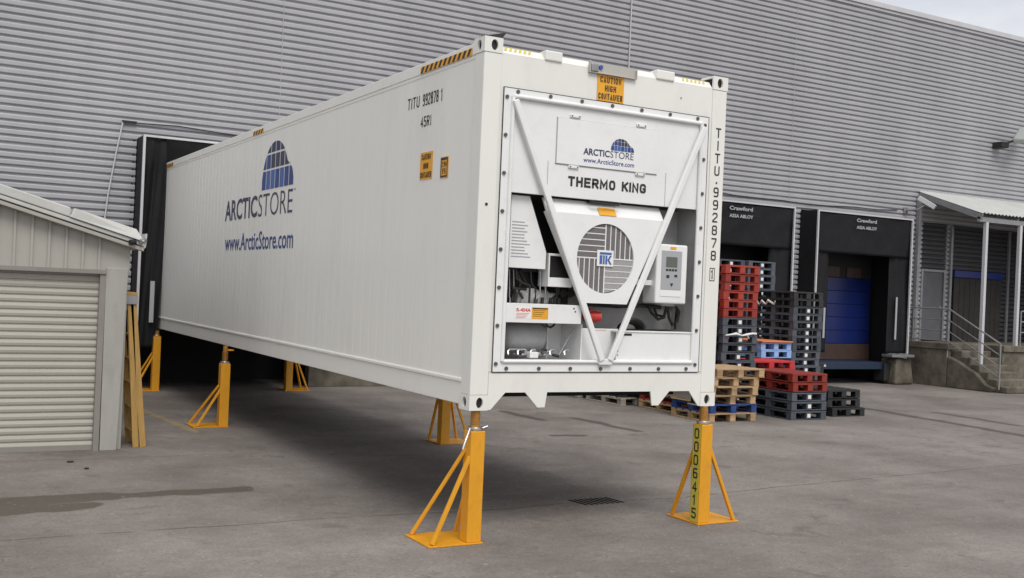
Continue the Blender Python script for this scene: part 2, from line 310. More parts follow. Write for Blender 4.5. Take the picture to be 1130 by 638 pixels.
# ------------------------------------------------------------------ ground
def ground_material():
    mt = bpy.data.materials.new('asphalt'); mt.use_nodes = True; nt = mt.node_tree; n = nt.nodes; l = nt.links
    b = n['Principled BSDF']; b.inputs['Specular IOR Level'].default_value = 0.35
    t = n.new('ShaderNodeTexCoord'); P = t.outputs['Object']
    def math_(op, a, b_=None, c=None, clamp=False):
        q = n.new('ShaderNodeMath'); q.operation = op; q.use_clamp = clamp
        for i, x in enumerate((a, b_, c)):
            if x is None: continue
            if isinstance(x, (int, float)): q.inputs[i].default_value = x
            else: l.new(x, q.inputs[i])
        return q.outputs[0]
    def noise(scale, detail=6, rough=.6, stretch=None, dist=0):
        q = n.new('ShaderNodeTexNoise'); q.inputs['Scale'].default_value = scale; q.inputs['Detail'].default_value = detail
        q.inputs['Roughness'].default_value = rough; q.inputs['Distortion'].default_value = dist
        if stretch:
            mpp = n.new('ShaderNodeMapping'); mpp.inputs['Scale'].default_value = stretch; mpp.inputs['Rotation'].default_value = (0, 0, R(stretch[3]) if len(stretch) > 3 else 0) 
            mpp.inputs['Scale'].default_value = stretch[:3]; l.new(P, mpp.inputs[0]); l.new(mpp.outputs[0], q.inputs[0])
        else: l.new(P, q.inputs[0])
        return q
    # warped position for the marks
    nw = noise(1.6, 5, .6); sub = n.new('ShaderNodeVectorMath'); sub.operation = 'SUBTRACT'; l.new(nw.outputs['Color'], sub.inputs[0]); sub.inputs[1].default_value = (.5, .5, .5)
    def warped(amt):
        sc = n.new('ShaderNodeVectorMath'); sc.operation = 'SCALE'; l.new(sub.outputs[0], sc.inputs[0]); sc.inputs['Scale'].default_value = amt
        ad = n.new('ShaderNodeVectorMath'); ad.operation = 'ADD'; l.new(sc.outputs[0], ad.inputs[0]); l.new(P, ad.inputs[1])
        mu = n.new('ShaderNodeVectorMath'); mu.operation = 'MULTIPLY'; l.new(ad.outputs[0], mu.inputs[0]); mu.inputs[1].default_value = (1, 1, 0)
        return mu.outputs[0]
    W1, W2 = warped(.34), warped(.14)
    def seg(Wp, a, b_):
        a = Vector((*a, 0)); b_ = Vector((*b_, 0)); ab = b_-a
        s1 = n.new('ShaderNodeVectorMath'); s1.operation = 'SUBTRACT'; l.new(Wp, s1.inputs[0]); s1.inputs[1].default_value = a
        d1 = n.new('ShaderNodeVectorMath'); d1.operation = 'DOT_PRODUCT'; l.new(s1.outputs[0], d1.inputs[0]); d1.inputs[1].default_value = ab/ab.length_squared
        h = math_('MULTIPLY', d1.outputs['Value'], 1.0, clamp=True)
        s2 = n.new('ShaderNodeVectorMath'); s2.operation = 'SCALE'; s2.inputs[0].default_value = ab; l.new(h, s2.inputs['Scale'])
        s3 = n.new('ShaderNodeVectorMath'); s3.operation = 'SUBTRACT'; l.new(s1.outputs[0], s3.inputs[0]); l.new(s2.outputs[0], s3.inputs[1])
        le = n.new('ShaderNodeVectorMath'); le.operation = 'LENGTH'; l.new(s3.outputs[0], le.inputs[0]); return le.outputs['Value']
    def mask(Wp, pts, r, soft):
        d = None
        for a, b_ in zip(pts[:-1], pts[1:]):
            q = seg(Wp, a, b_); d = q if d is None else math_('MINIMUM', d, q)
        mr = n.new('ShaderNodeMapRange'); mr.inputs[1].default_value = r; mr.inputs[2].default_value = r+soft; mr.inputs[3].default_value = 1; mr.inputs[4].default_value = 0
        l.new(d, mr.inputs[0]); return mr.outputs[0]
    base = n.new('ShaderNodeValToRGB'); e = base.color_ramp.elements
    e[0].position = .34; e[0].color = (.138, .121, .109, 1); e[1].position = .66; e[1].color = (.240, .215, .198, 1)
    l.new(noise(.55, 9, .62).outputs[0], base.inputs[0])
    fine = noise(48, 3, .75); stre = noise(1.0, 7, .65, (.35, 2.2, 1))
    mid = noise(13, 6, .8); k = math_('MULTIPLY_ADD', fine.outputs[0], 1.1, .45); k = math_('MULTIPLY', k, math_('MULTIPLY_ADD', mid.outputs[0], .5, .75)); k2 = math_('MULTIPLY_ADD', stre.outputs[0], .35, .825); kk = math_('MULTIPLY', k, k2)
    fl = noise(9, 6, .75); k3 = math_('MULTIPLY_ADD', fl.outputs[0], .4, .8); kk = math_('MULTIPLY', kk, k3)
    vm = n.new('ShaderNodeVectorMath'); vm.operation = 'SCALE'; l.new(base.outputs[0], vm.inputs[0]); l.new(kk, vm.inputs['Scale'])
    col = vm.outputs[0]
    def mixc(fac, c, amt=1.0):
        nonlocal col
        q = n.new('ShaderNodeMix'); q.data_type = 'RGBA'; l.new(math_('MULTIPLY', fac, amt), q.inputs[0]); l.new(col, q.inputs[6]); q.inputs[7].default_value = (*c, 1); col = q.outputs[2]
    wet = math_('MAXIMUM', mask(W1, [(-4.6, 2.5), (-3.05, 2.46)], .36, .03), mask(W1, [(-3.2, 2.62), (-2.2, 2.66)], .17, .03)); wet = math_('MAXIMUM', wet, mask(W1, [(-2.6, 2.66), (-1.6, 2.70), (-1.0, 2.64)], .12, .03)); wet = math_('MAXIMUM', wet, mask(W1, [(-3.2, 2.35), (-2.45, 2.3)], .13, .03))
    mixc(wet, (.075, .062, .048), .88)
    cr = mask(W2, [(-9, 1.35), (-3.1, 1.24), (-.35, 1.2), (1, 1.08), (1.76, 1.16)], .006, .014)
    cr = math_('MAXIMUM', cr, mask(W2, [(2.3, 1.1), (2.9, 1.02), (4.3, 1.2), (9, 1.5)], .006, .014))
    cr = math_('MAXIMUM', cr, mask(W2, [(-9, 4.9), (-2.9, 4.74), (-.2, 4.7)], .005, .012))
    crn = noise(3.5, 4, .7); mrc = n.new('ShaderNodeMapRange'); mrc.inputs[1].default_value = .30; mrc.inputs[2].default_value = .48; l.new(crn.outputs[0], mrc.inputs[0]); cr = math_('MULTIPLY', cr, mrc.outputs[0])
    mixc(cr, (.05, .045, .04), .62)
    st = mask(W1, [(4.76, 7.9), (4.8, 6.8)], .07, .06); st = math_('MAXIMUM', st, mask(W1, [(5.5, 6.9), (5.6, 5.4)], .06, .07))
    st = math_('MAXIMUM', st, mask(W1, [(12.4, 7.3), (12.1, 4.8), (11.8, 2.5)], .07, .1)); st = math_('MAXIMUM', st, mask(W1, [(4.1, 5.2), (4.45, 5.15)], .06, .07))
    st = math_('MAXIMUM', st, mask(W1, [(13.4, 6.4), (13.2, 4.6)], .03, .14))
    mixc(st, (.06, .052, .048), .8)
    blot = noise(2.3, 8, .7, dist=.6); mrb = n.new('ShaderNodeMapRange'); mrb.inputs[1].default_value = .58; mrb.inputs[2].default_value = .66; l.new(blot.outputs[0], mrb.inputs[0])
    mixc(mrb.outputs[0], (.09, .078, .068), .5)
    sp = noise(21, 2, .5); mrs = n.new('ShaderNodeMapRange'); mrs.inputs[1].default_value = .70; mrs.inputs[2].default_value = .74; l.new(sp.outputs[0], mrs.inputs[0]); mixc(mrs.outputs[0], (.06, .052, .046), .6)
    sp2 = noise(17, 2, .5, (1.1, .9, 1)); mrt = n.new('ShaderNodeMapRange'); mrt.inputs[1].default_value = .70; mrt.inputs[2].default_value = .74; l.new(sp2.outputs[0], mrt.inputs[0]); mixc(mrt.outputs[0], (.34, .32, .30), .5)
    ye = mask(W2, [(-.75, 9.4), (-.5, 6.5)], .045, .02); wear = noise(14, 5, .8); mrw = n.new('ShaderNodeMapRange'); mrw.inputs[1].default_value = .42; mrw.inputs[2].default_value = .6; l.new(wear.outputs[0], mrw.inputs[0])
    mixc(math_('MULTIPLY', ye, mrw.outputs[0]), (.42, .29, .06), .6)
    l.new(col, b.inputs['Base Color'])
    rg = math_('MULTIPLY_ADD', wet, -.25, .88); l.new(rg, b.inputs['Roughness'])
    bp = n.new('ShaderNodeBump'); bp.inputs['Strength'].default_value = .35; bp.inputs['Distance'].default_value = .006
    hh = math_('SUBTRACT', fine.outputs[0], cr); l.new(hh, bp.inputs['Height']); l.new(bp.outputs[0], b.inputs['Normal'])
    MATS['asphalt'] = mt
ground_material()
g = MB().quad((-400, -400, -GZ), (400, -400, -GZ), (400, 400, -GZ), (-400, 400, -GZ)).build('ground', 'asphalt')
structure(g)

# ------------------------------------------------------------------ warehouse
WY, SY = 12.1, 11.5
PITCH = 0.125
def corr(mb, x0, x1, z0, z1, y=WY, d=0.040):
    n = int(round((z1-z0)/PITCH)); prof = []
    for k in range(n):
        z = z0+k*PITCH
        for dz, dy in ((0, d), (0.022, d), (0.036, 0.005), (0.044, 0), (0.100, 0), (0.112, 0.005)): prof.append((y+dy, z+dz))
    prof.append((y+d, z1))
    m_ = len(prof); nx = max(1, int((x1-x0)/.9)); vs = []
    for i in range(nx+1):       # thin sheet is never quite straight
        x = x0+(x1-x0)*i/nx
        for a, b in prof:
            e = 0 if i in (0, nx) else 1
            vs.append((x, a+e*.0045*math.sin(x*1.9+b*.7)*math.sin(x*.53+b*2.3), b+e*.005*math.sin(x*1.3+math.floor((b-z0)/PITCH)*2.1)))
    mb.add(vs, [(c*m_+i, c*m_+i+1, (c+1)*m_+i+1, (c+1)*m_+i) for c in range(nx) for i in range(m_-1)])
wh = thing('warehouse', (12, WY, -GZ), 'large grey corrugated metal warehouse behind the white container', 'warehouse')
mb = MB()
for a in ((-16, 42, 3.25, 8.625), (-16, -0.40, -0.625, 3.25), (2.93, 11.2, -0.625, 3.25), (14.5, 15.3, -0.625, 3.25), (18.6, 19.73, -0.625, 3.25), (20.70, 20.92, -0.125, 3.25),
          ):
    corr(mb, *a)
mb.build('wall', 'cladding', wh)
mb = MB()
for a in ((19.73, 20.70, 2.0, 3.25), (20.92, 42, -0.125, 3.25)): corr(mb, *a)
mb.build('lower_wall', 'shade_cladding', wh)
mb = MB().box(-16.05, 42.05, WY-0.06, WY+0.4, 8.625, 8.76).box(-16.05, 42.05, WY-0.02, WY, 8.55, 8.622)
mb.build('roof_trim', 'flashing', wh, bevel=.01)
MB().box(-16, 42, WY+0.41, 60, 8.5, 8.62).build('roof', 'roof_dark', wh)
mb = MB(); mb.box(-16, -15.9, WY+.05, 60, -GZ, 8.5).box(41.9, 42, WY+.05, 60, -GZ, 8.5).box(-16, 42, 59.9, 60, -GZ, 8.5); mb.build('side_wall', 'cladding', wh)
mb = MB()
for a, b in ((-16, -0.33), (2.87, 11.3), (14.4, 15.42), (18.3, 19.3)): MB().box(a, b, WY-.03, WY+.2, -GZ, -0.6).build('plinth', 'concrete', wh, bevel=.01)
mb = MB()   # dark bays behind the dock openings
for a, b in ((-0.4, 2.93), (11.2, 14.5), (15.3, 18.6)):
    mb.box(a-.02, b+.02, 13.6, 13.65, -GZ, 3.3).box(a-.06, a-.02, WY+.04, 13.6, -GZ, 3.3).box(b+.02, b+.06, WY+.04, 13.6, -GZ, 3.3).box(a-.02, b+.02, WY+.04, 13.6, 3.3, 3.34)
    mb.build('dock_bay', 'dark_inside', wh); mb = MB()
# vertical cladding joints
mb = MB()
for x in (2.1, 14.9): MB().box(x-.006, x+.006, WY-.003, WY+.0, 3.3, 8.55).build('cover_strip', 'cladding', wh)
# dock doors and levellers of the two right docks
for a, b in ((11.3, 14.4), (15.42, 18.5)):
    dm = MB(); 
    for k in range(5): dm.box(a+.3, b-.2, 12.5+.0, 12.54, -.05+k*.34, -.05+k*.34+.334)
    dd = dm.build('dock_door', 'blue_door', wh, bevel=.008)
    MB().box(a+.3, b-.2, 12.47, 12.53, -.47, -.06).build('lower_panel', 'brown_panel', dd, bevel=.006)
    for c in (a+1.42, a+2.2): MB().box(c-.26, c+.26, 12.47, 12.5, 1.66, 1.92).build('pane', 'brown_panel', dd)
    MB().box(a+.3, b-.2, 12.5, 12.56, 1.65, 3.0).build('upper_panel', 'dark_inside', dd)
    MB().box(a+.2, b-.1, 11.78, 12.47, -.66, -.48).build('dock_leveller', 'blue_steel', wh, bevel=.01)
    mb = MB(); text(mb, 'DL6', a+.35, a+.62, -.60, -.53, xz(11.777), .02); mb.build('lettering', 'label_white', wh)
    for c in (a+.35, b-.35): MB().box(c-.12, c+.12, 11.7, 12.05, -.95, -.5).build('bumper', 'rubber', wh, bevel=.02)
# concrete blocks under the shelter's right side
MB().hexa([(18.22, 11.5, -GZ), (18.98, 11.55, -GZ), (19.0, WY-.05, -GZ), (18.22, WY-.05, -GZ), (18.26, 11.52, -.36), (18.9, 11.6, -.38), (18.95, WY-.05, -.36), (18.26, WY-.05, -.36)]).build('dock_block', 'concrete', wh, bevel=.07, seg=3)
MB().box(14.35, 15.05, 11.55, WY-.05, -GZ, -.4).build('dock_block', 'concrete', wh, bevel=.06, seg=3)
# personnel door
pd = MB().box(19.80, 20.63, WY+.02, WY+.06, .10, 1.94).build('door', 'grey_door', wh, bevel=.004)
MB().box(19.73, 19.80, WY-.02, WY+.08, .08, 2.0).box(20.63, 20.70, WY-.02, WY+.08, .08, 2.0).box(19.80, 20.63, WY-.02, WY+.08, 1.94, 2.0).build('frame', 'galv', pd)
MB().tube([(20.55, WY+.02, 1.0), (20.55, WY-.03, 1.0), (20.44, WY-.03, 1.0)], .012).build('handle', 'steel', pd)
# sliding gate under the canopy
sg = MB()
for k in range(9): sg.box(21.0+k*.222, 21.0+k*.222+.21, WY-.06, WY-.015, .08, 1.82)
sg = sg.build('sliding_gate', 'gate_brown', wh, bevel=.006)
MB().box(20.96, 23.02, WY-.1, WY-.02, 1.83, 2.02).build('rail_cover', 'blue_bar', sg, bevel=.008)
for x in (20.86, 23.3): MB().box(x-.04, x+.04, WY-.06, WY-.005, .08, 3.2).build('wall_post', 'galv', wh)

# ------------------------------------------------------------------ dock shelters
def shelter(x0, x1, label, loaded=False, writing=True):
    zt, zb = 3.22, -0.24
    if loaded: zt = 3.31
    sh = thing('dock_shelter', (x0, SY, zb), label, 'dock shelter', 'dock shelters on the warehouse wall')
    MB().box(x0, x0+.04, SY-.012, SY+.03, zb, zt).box(x1-.04, x1, SY-.012, SY+.03, zb, zt).box(x0+.04, x1-.04, SY-.012, SY+.03, zt-.035, zt).build('frame', 'flashing', sh)
    for s, x in ((1, x0), (-1, x1)): MB().box(min(x+s*.01, x+s*.03), max(x+s*.01, x+s*.03), SY+.03, WY+.03, zb, zt-.005).build('side_cover', 'curtain', sh)
    MB().box(x0+.03, x1-.03, SY+.03, WY+.03, zt-.03, zt-.01).build('top_cover', 'curtain', sh)
    if not loaded:
        cloth(lambda u, v: (x0+.04+u*(x1-x0-.08), SY+.03+.05*v, zt-.03-v*.98), 30, 14, .02, int(x0), 'head_curtain', 'curtain', sh)
        cloth(lambda u, v: (x0+.04+u*.55, SY+.09+.08*u, zt-.6-v*(zt-.6-zb)), 10, 30, .03, int(x0)+3, 'side_curtain', 'curtain', sh)
        cloth(lambda u, v: (x1-.04-u*.6, SY+.09+.08*u, zt-.6-v*(zt-.6-zb)), 10, 30, .03, int(x0)+5, 'side_curtain', 'curtain', sh)
        MB().box(x0+.38, x0+.44, SY+.06, SY+.07, .12, .86).build('marker_strip', 'ink_grey', sh)
        MB().box(x1-.45, x1-.39, SY+.06, SY+.07, .12, 1.2).build('marker_strip', 'ink_grey', sh)
        MB().box(x1-.62, x1+.2, SY-.05, SY+.3, zb-.09, zb-.02).build('bottom_plate', 'galv', sh, bevel=.01)
        cx = (x0+x1)/2
        mb = MB(); text(mb, 'Crawford', cx-.36, cx+.34, 3.01, 3.10, xz(SY-.004), .03); text(mb, 'ASSA ABLOY', cx-.36, cx+.36, 2.84, 2.92, xz(SY-.004), .03)
        mb.build('lettering', 'ink_grey', sh)
    else:
        def left(u, v):
            z = zt-.05-v*(zt-.05+.30)
            k = min(1, max(0, (3.15-z)/.5))
            return (x0+.05+u*(.34+.02*math.sin(v*5)), SY+.02+.02*u+.30*u*(1-u)*k+.03*math.sin(u*3+v*3), z)
        cloth(left, 26, 60, .028, 11, 'side_curtain', 'curtain', sh)
        def right(u, v):
            x, y, z = left(u, v); return (x0+x1-x+.0, y, z)
        cloth(right, 26, 60, .03, 13, 'side_curtain', 'curtain', sh)
        def head(u, v):
            x = x0+.05+u*(x1-x0-.1)
            e = max(0, abs(u-.5)-.36)/.14
            return (x, SY+.03+.34*v, zt-.04-v*(.36+.55*e*e))
        cloth(head, 60, 14, .04, 17, 'head_curtain', 'curtain', sh)
        MB().box(x0+.21, x0+.28, SY-.04, SY-.02, .14, .84).build('marker_strip', 'ink_grey', sh)
    return sh
shelter(-0.40, 2.96, 'black fabric dock shelter wrapped round the rear of the white container', True)
shelter(11.17, 14.53, 'black dock shelter with white lettering behind the tall red pallet stack')
shelter(15.27, 18.63, 'black dock shelter with white lettering framing the blue dock door')

# ------------------------------------------------------------------ loading platform, stairs, canopy
PZ = 0.08
lp = thing('loading_platform', (19.3, 12, -GZ), 'stained concrete loading platform under the canopy at the right', 'platform')
MB().box(19.3, 20.6, 10.85, WY-.03, -GZ, -.08).box(20.6, 30, 10.2, WY-.03, -GZ, -.08).build('base', 'concrete', lp, bevel=.015)
MB().box(19.27, 20.6, 10.80, WY-.03, -.08, PZ).box(20.6, 30.0, 10.15, WY-.03, -.08, PZ).build('top_slab', 'concrete', lp, bevel=.015)
st = thing('stair', (19.9, 10, -GZ), 'worn concrete stair with seven steps at the right end', 'stair')
NS = 7; rise = (PZ+GZ)/NS
for k in range(NS-1):
    y1 = 10.80-k*.262; zt = PZ-(k+1)*rise
    o = MB().box(19.45+random.uniform(-.01, .01), 20.6, y1-.262-.02, 10.82 if k == 0 else y1, -GZ, zt).build('step', 'concrete', st, bevel=.03, seg=3)
MB().prism([(10.84, PZ-.32), (10.84, -GZ), (9.55, -GZ), (9.5, -.93), (9.72, -.86), (10.0, -.60), (10.2, -.52), (10.5, -.36)], 'x', 19.3, 19.46).build('stringer', 'concrete', st, bevel=.03)
hr = thing('handrail', (19.35, 10.8, PZ), 'galvanised steel handrail along the platform edge and down the stair', 'handrail')
X = 19.33
for i, dz in enumerate((.88, .60, .32, .06)):
    mb = MB().tube([(X, WY-.03, PZ+dz), (X, 10.86, PZ+dz), (X, 9.35, PZ+dz-.80)], .021 if i == 0 else .015, 10); mb.build('rail', 'galv', hr, smooth=True)
MB().tube([(X, 10.86, -.3), (X, 10.86, PZ+.88)], .022).build('post', 'galv', hr, smooth=True)
MB().tube([(X, 9.35, -.95), (X, 9.35, PZ+.08)], .022).build('post', 'galv', hr, smooth=True)
MB().tube([(X, 11.95, PZ), (X, 11.95, PZ+.88)], .02).build('post', 'galv', hr, smooth=True)
hr2 = thing('guard_rail', (21.6, 10.25, PZ), 'short galvanised guard rail on the platform at the right picture edge', 'guard rail')
for dz in (.35, .62, .9): MB().tube([(21.35, 10.25, PZ+dz), (26, 10.25, PZ+dz)], .018).build('rail', 'galv', hr2, smooth=True)
for x in (21.35, 23.6, 25.9): MB().tube([(x, 10.25, PZ), (x, 10.25, PZ+.9)], .02).build('post', 'galv', hr2, smooth=True)

cn = thing('entrance_canopy', (22, 11, PZ), 'pale sheet canopy on steel posts over the platform', 'canopy')
vs = []; n = 150; xa, xb = 19.5, 30
for i in range(n+1):
    x = xa+(xb-xa)*i/n; d = .018*(1 if (i//1) % 2 else -1)
    vs += [(x, WY-.02, 4.06+d), (x, 10.12, 3.40+d)]
cs = MB().add(vs, [(2*i, 2*i+1, 2*i+3, 2*i+2) for i in range(n)]).build('roof_sheet', 'canopy_sheet', cn); cs.modifiers.new('t', 'SOLIDIFY').thickness = .01
MB().bar((xa+.03, WY-.02, 3.95), (xa+.03, 10.16, 3.30), .06, .14).build('rafter', 'galv', cn)
for x in (21.0, 22.6, 24.2): MB().bar((x, WY-.02, 3.93), (x, 10.2, 3.30), .06, .12).build('rafter', 'galv', cn)
MB().box(xa+.0, xb, 10.2, 10.28, 3.18, 3.30).build('beam', 'galv', cn)
for x, y, z in ((19.8, 10.24, -.45), (21.15, 10.24, PZ), (23.4, 10.24, PZ)):
    MB().box(x-.045, x+.045, y-.045, y+.045, z-.2 if z < 0 else z, 3.18).build('post', 'flashing', cn, bevel=.005)
mb = MB(); corr(mb, 24.2, 30, .125, 3.25, 10.3); mb.build('added_shade_wall', 'shade_cladding', cn)  # unseen wall, added to keep sky light from under the canopy
MB().box(24.15, 24.2, 10.3, WY-.1, PZ, 3.2).build('added_shade_wall', 'shade_cladding', cn)  # added unseen side wall, blocks sky light from the right
MB().box(19.42, 19.52, WY-.12, WY-.02, -.2, 3.9).build('wall_post', 'galv', cn)

sc = thing('security_camera', (19.3, WY-.2, 3.6), 'small grey security camera on the wall beside the canopy', 'camera')
MB().bar((19.25, WY-.75, 3.56), (19.05, WY-.38, 3.82), .13, .13).build('housing', 'flashing', sc, bevel=.015)
MB().tube([(19.0, WY, 3.5), (19.0, WY-.4, 3.5), (19.12, WY-.52, 3.62)], .025).build('bracket', 'galv', sc, smooth=True)
MB().box(18.93, 19.07, WY-.05, WY+.0, 3.42, 3.58).build('mount', 'galv', sc, bevel=.01)
fl = thing('floodlight', (23.0, WY-.3, 5.85), 'grey floodlight on a bracket high on the warehouse wall', 'floodlight')
MB().bar((22.72, WY-.62, 5.66), (23.45, WY-.28, 6.08), .34, .17).build('housing', 'lamp_glass', fl, bevel=.05, smooth=True)
MB().box(22.42, 22.72, WY-.32, WY+.0, 5.50, 5.66).build('bracket', 'iron', fl, bevel=.02)
MB().tube([(22.6, WY-.2, 5.6), (22.9, WY-.45, 5.75)], .03).build('arm', 'iron', fl)

mb = MB().tube([(9.93, WY-.03, 8.7), (9.92, WY-.03, 5.5), (9.9, WY-.03, -.9)], .014, 8)
top_mesh(mb, 'lightning_conductor', 'flashing', (9.9, WY, 3), 'thin vertical pale rod running down the wall above the container', 'conductor', smooth=True)
cb = thing('wall_cable', (-.8, WY, 2.5), 'thin pale cable hanging from the wall left of the loaded dock', 'cable')
MB().tube([(-.65, WY-.04, 3.56), (-.74, WY-.05, 3.0), (-.84, WY-.05, 2.3), (-.9, WY-.05, 1.6), (-.92, WY-.05, .2)], .013, 8).build('cable', 'flashing', cb, smooth=True)
MB().box(-.66, -.42, WY-.06, WY, 3.55, 3.585).build('bracket', 'iron', cb)
pts = [(-.42+k*.7, WY-.02, 3.56+.03*math.sin(k*1.7)) for k in range(9)]
mb = MB().tube(pts, .009, 6); top_mesh(mb, 'sagging_cable', 'iron', (2, WY, 3.5), 'thin dark cable running above the loaded dock shelter', 'cable', smooth=True)
pts = [(11.5+k*.8, WY-.02, 3.5-.10*math.sin(k/9.3*math.pi)+.02*math.sin(k*2.1)) for k in range(10)]
mb = MB().tube(pts, .010, 6); top_mesh(mb, 'sagging_cable', 'iron', (15, WY, 3.5), 'thin dark cable sagging above the two right dock shelters', 'cable', smooth=True)

# ------------------------------------------------------------------ shed
sx, sy0, sy1 = -1.66, 5.25, 10.2
sh = thing('garage_shed', (-4, 7, -GZ), 'small cream metal shed with a roller door at the left', 'shed')
mb = MB()    # front cladding with ribs above the door, roof line z = .975 - .283*x
def rz(x): return .83-.283*x if x > -5 else .83+.283*(10+x)
rx = -8.4
mb.prism([(rx, .96), (-1.62, .96), (-1.62, rz(-1.62)), (-5, rz(-5)), (rx, rz(rx))], 'y', sy0+.02, sy0+.06)
x = -1.95
while x > rx:
    mb.box(x-.012, x+.012, sy0-.004, sy0+.02, .965, rz(x)-.03); x -= .172
mb.build('gable', 'shed_sheet', sh)
mb = MB().box(sx, sx+.04, sy0+.1, sy1, -GZ, 1.27)
y = sy0+.3
while y < sy1: mb.box(sx+.04, sx+.055, y-.02, y+.02, -GZ, 1.25); y += .2
mb.box(rx-.04, rx, sy0+.02, sy1, -GZ, rz(rx)).box(rx, sx, sy1-.04, sy1, -GZ, 1.25)
mb.build('side_wall', 'shed_sheet', sh)
mb = MB()
prof = []; z = -GZ+.02
while z < .93:
    prof += [(sy0+.094, z), (sy0+.092, z+.010), (sy0+.078, z+.018), (sy0+.072, z+.045), (sy0+.078, z+.072)]; z += .080
m_ = len(prof); mb.add([(-5.4, a, b) for a, b in prof]+[(-1.93, a, b) for a, b in prof], [(i, i+1, m_+i+1, m_+i) for i in range(m_-1)])
rd = mb.build('roller_door', 'shed_door', sh)
MB().box(-5.4, -1.93, sy0+.06, sy0+.1, -GZ+.002, -GZ+.06).build('bottom_bar', 'jamb_grey', rd)
MB().box(-1.93, -1.87, sy0+.0, sy0+.12, -GZ, .95).build('door_jamb', 'jamb_grey', sh)
MB().box(-5.5, -1.87, sy0-.02, sy0+.1, .93, .975).build('lintel', 'jamb_grey', sh)
MB().hexa([(-1.86, sy0-.005, -GZ), (-1.68, sy0-.005, -GZ), (-1.68, sy0+.1, -GZ), (-1.86, sy0+.1, -GZ), (-1.87, sy0-.005, 1.0), (-1.635, sy0-.005, 1.0), (-1.635, sy0+.1, 1.0), (-1.87, sy0+.1, 1.0)]).build('corner_post', 'post_grey', sh, bevel=.006)
MB().box(rx, -5.4, sy0, sy0+.1, -GZ, .96).build('corner_post', 'shed_trim', sh)
ya, yb = sy0-.12, sy1+.1
mb = MB().hexa([(-1.52, ya, 1.24+.02), (-1.52, yb, 1.26), (-5, yb, rz(-5)+.02), (-5, ya, rz(-5)+.02), (-1.52, ya, 1.30), (-1.52, yb, 1.30), (-5, yb, rz(-5)+.06), (-5, ya, rz(-5)+.06)])
mb.hexa([(-5, ya, rz(-5)+.02), (-5, yb, rz(-5)+.02), (-8.5, yb, rz(-8.5)+.0), (-8.5, ya, rz(-8.5)+.0), (-5, ya, rz(-5)+.06), (-5, yb, rz(-5)+.06), (-8.5, yb, rz(-8.5)+.04), (-8.5, ya, rz(-8.5)+.04)])
mb.build('roof', 'shed_sheet', sh)
def fas(x0, x1, o0, o1, y0, y1): 
    return MB().hexa([(x0, y0, rz(x0)+o0), (x1, y0, rz(x1)+o0), (x1, y1, rz(x1)+o0), (x0, y1, rz(x0)+o0), (x0, y0, rz(x0)+o1), (x1, y0, rz(x1)+o1), (x1, y1, rz(x1)+o1), (x0, y1, rz(x0)+o1)])
fas(-5, -1.5, -.055, -.012, ya-.005, ya+.12).build('barge_board', 'shed_sheet', sh, bevel=.006)
fas(-5, -1.5, .0, .045, ya-.02, ya+.08).build('barge_board', 'shed_trim', sh, bevel=.008)
fas(-5, -2.28, .05, .155, ya-.03, ya+.16).build('barge_flashing', 'shed_trim', sh, bevel=.012)
MB().hexa([(-2.29, ya-.04, rz(-2.29)+.05), (-1.5, ya-.05, rz(-1.5)+.05), (-1.5, ya+.1, rz(-1.5)+.05), (-2.29, ya+.1, rz(-2.29)+.05),
           (-2.24, ya-.02, rz(-2.24)+.165), (-1.66, ya+.03, rz(-1.66)+.10), (-1.56, ya+.14, rz(-1.6)+.17), (-2.24, ya+.12, rz(-2.24)+.17)]).build('barge_flashing', 'shed_trim', sh, bevel=.01)
MB().prism([(-1.6, 1.235), (-1.5, 1.22), (-1.475, 1.25), (-1.465, 1.40), (-1.48, 1.40), (-1.5, 1.27), (-1.6, 1.26)], 'y', ya+.02, yb).build('gutter', 'shed_trim', sh, bevel=.004)
MB().tube([(-1.56, ya-.03, 1.30), (-1.53, ya+.0, 1.31), (-1.49, ya+.05, 1.33)], .035, 10).build('pipe_end', 'galv', sh, smooth=True)
MB().tube([(-1.66, ya-.05, 1.29), (-1.6, ya-.02, 1.3)], .03, 10).build('pipe_end', 'black', sh, smooth=True)

# ------------------------------------------------------------------ ladder
ld = thing('wooden_ladder', (-1.42, 5.6, -GZ), 'folded yellow wooden stepladder leaning beside the shed corner', 'ladder')
for (xb_, xt, zt) in ((-1.445, -1.575, .72), (-1.365, -1.545, .70)):
    for y in (5.42, 5.86): MB().bar((xb_, y, -GZ), (xt, y, zt), .068, .03, (0, 1, 0)).build('rail', 'ladder_wood', ld, bevel=.004)
    for k in range(6):
        t = (k+.6)/6.3; x = xb_+(xt-xb_)*t; z = -GZ+(zt+GZ)*t
        MB().box(x-.03, x+.03, 5.435, 5.845, z-.012, z+.012).build('rung', 'ladder_wood', ld)
MB().box(-1.62, -1.50, 5.39, 5.89, .70, .735).build('top_step', 'ladder_wood', ld, bevel=.004)
MB().box(-1.625, -1.495, 5.385, 5.40, .60, .70).build('hinge', 'galv', ld)

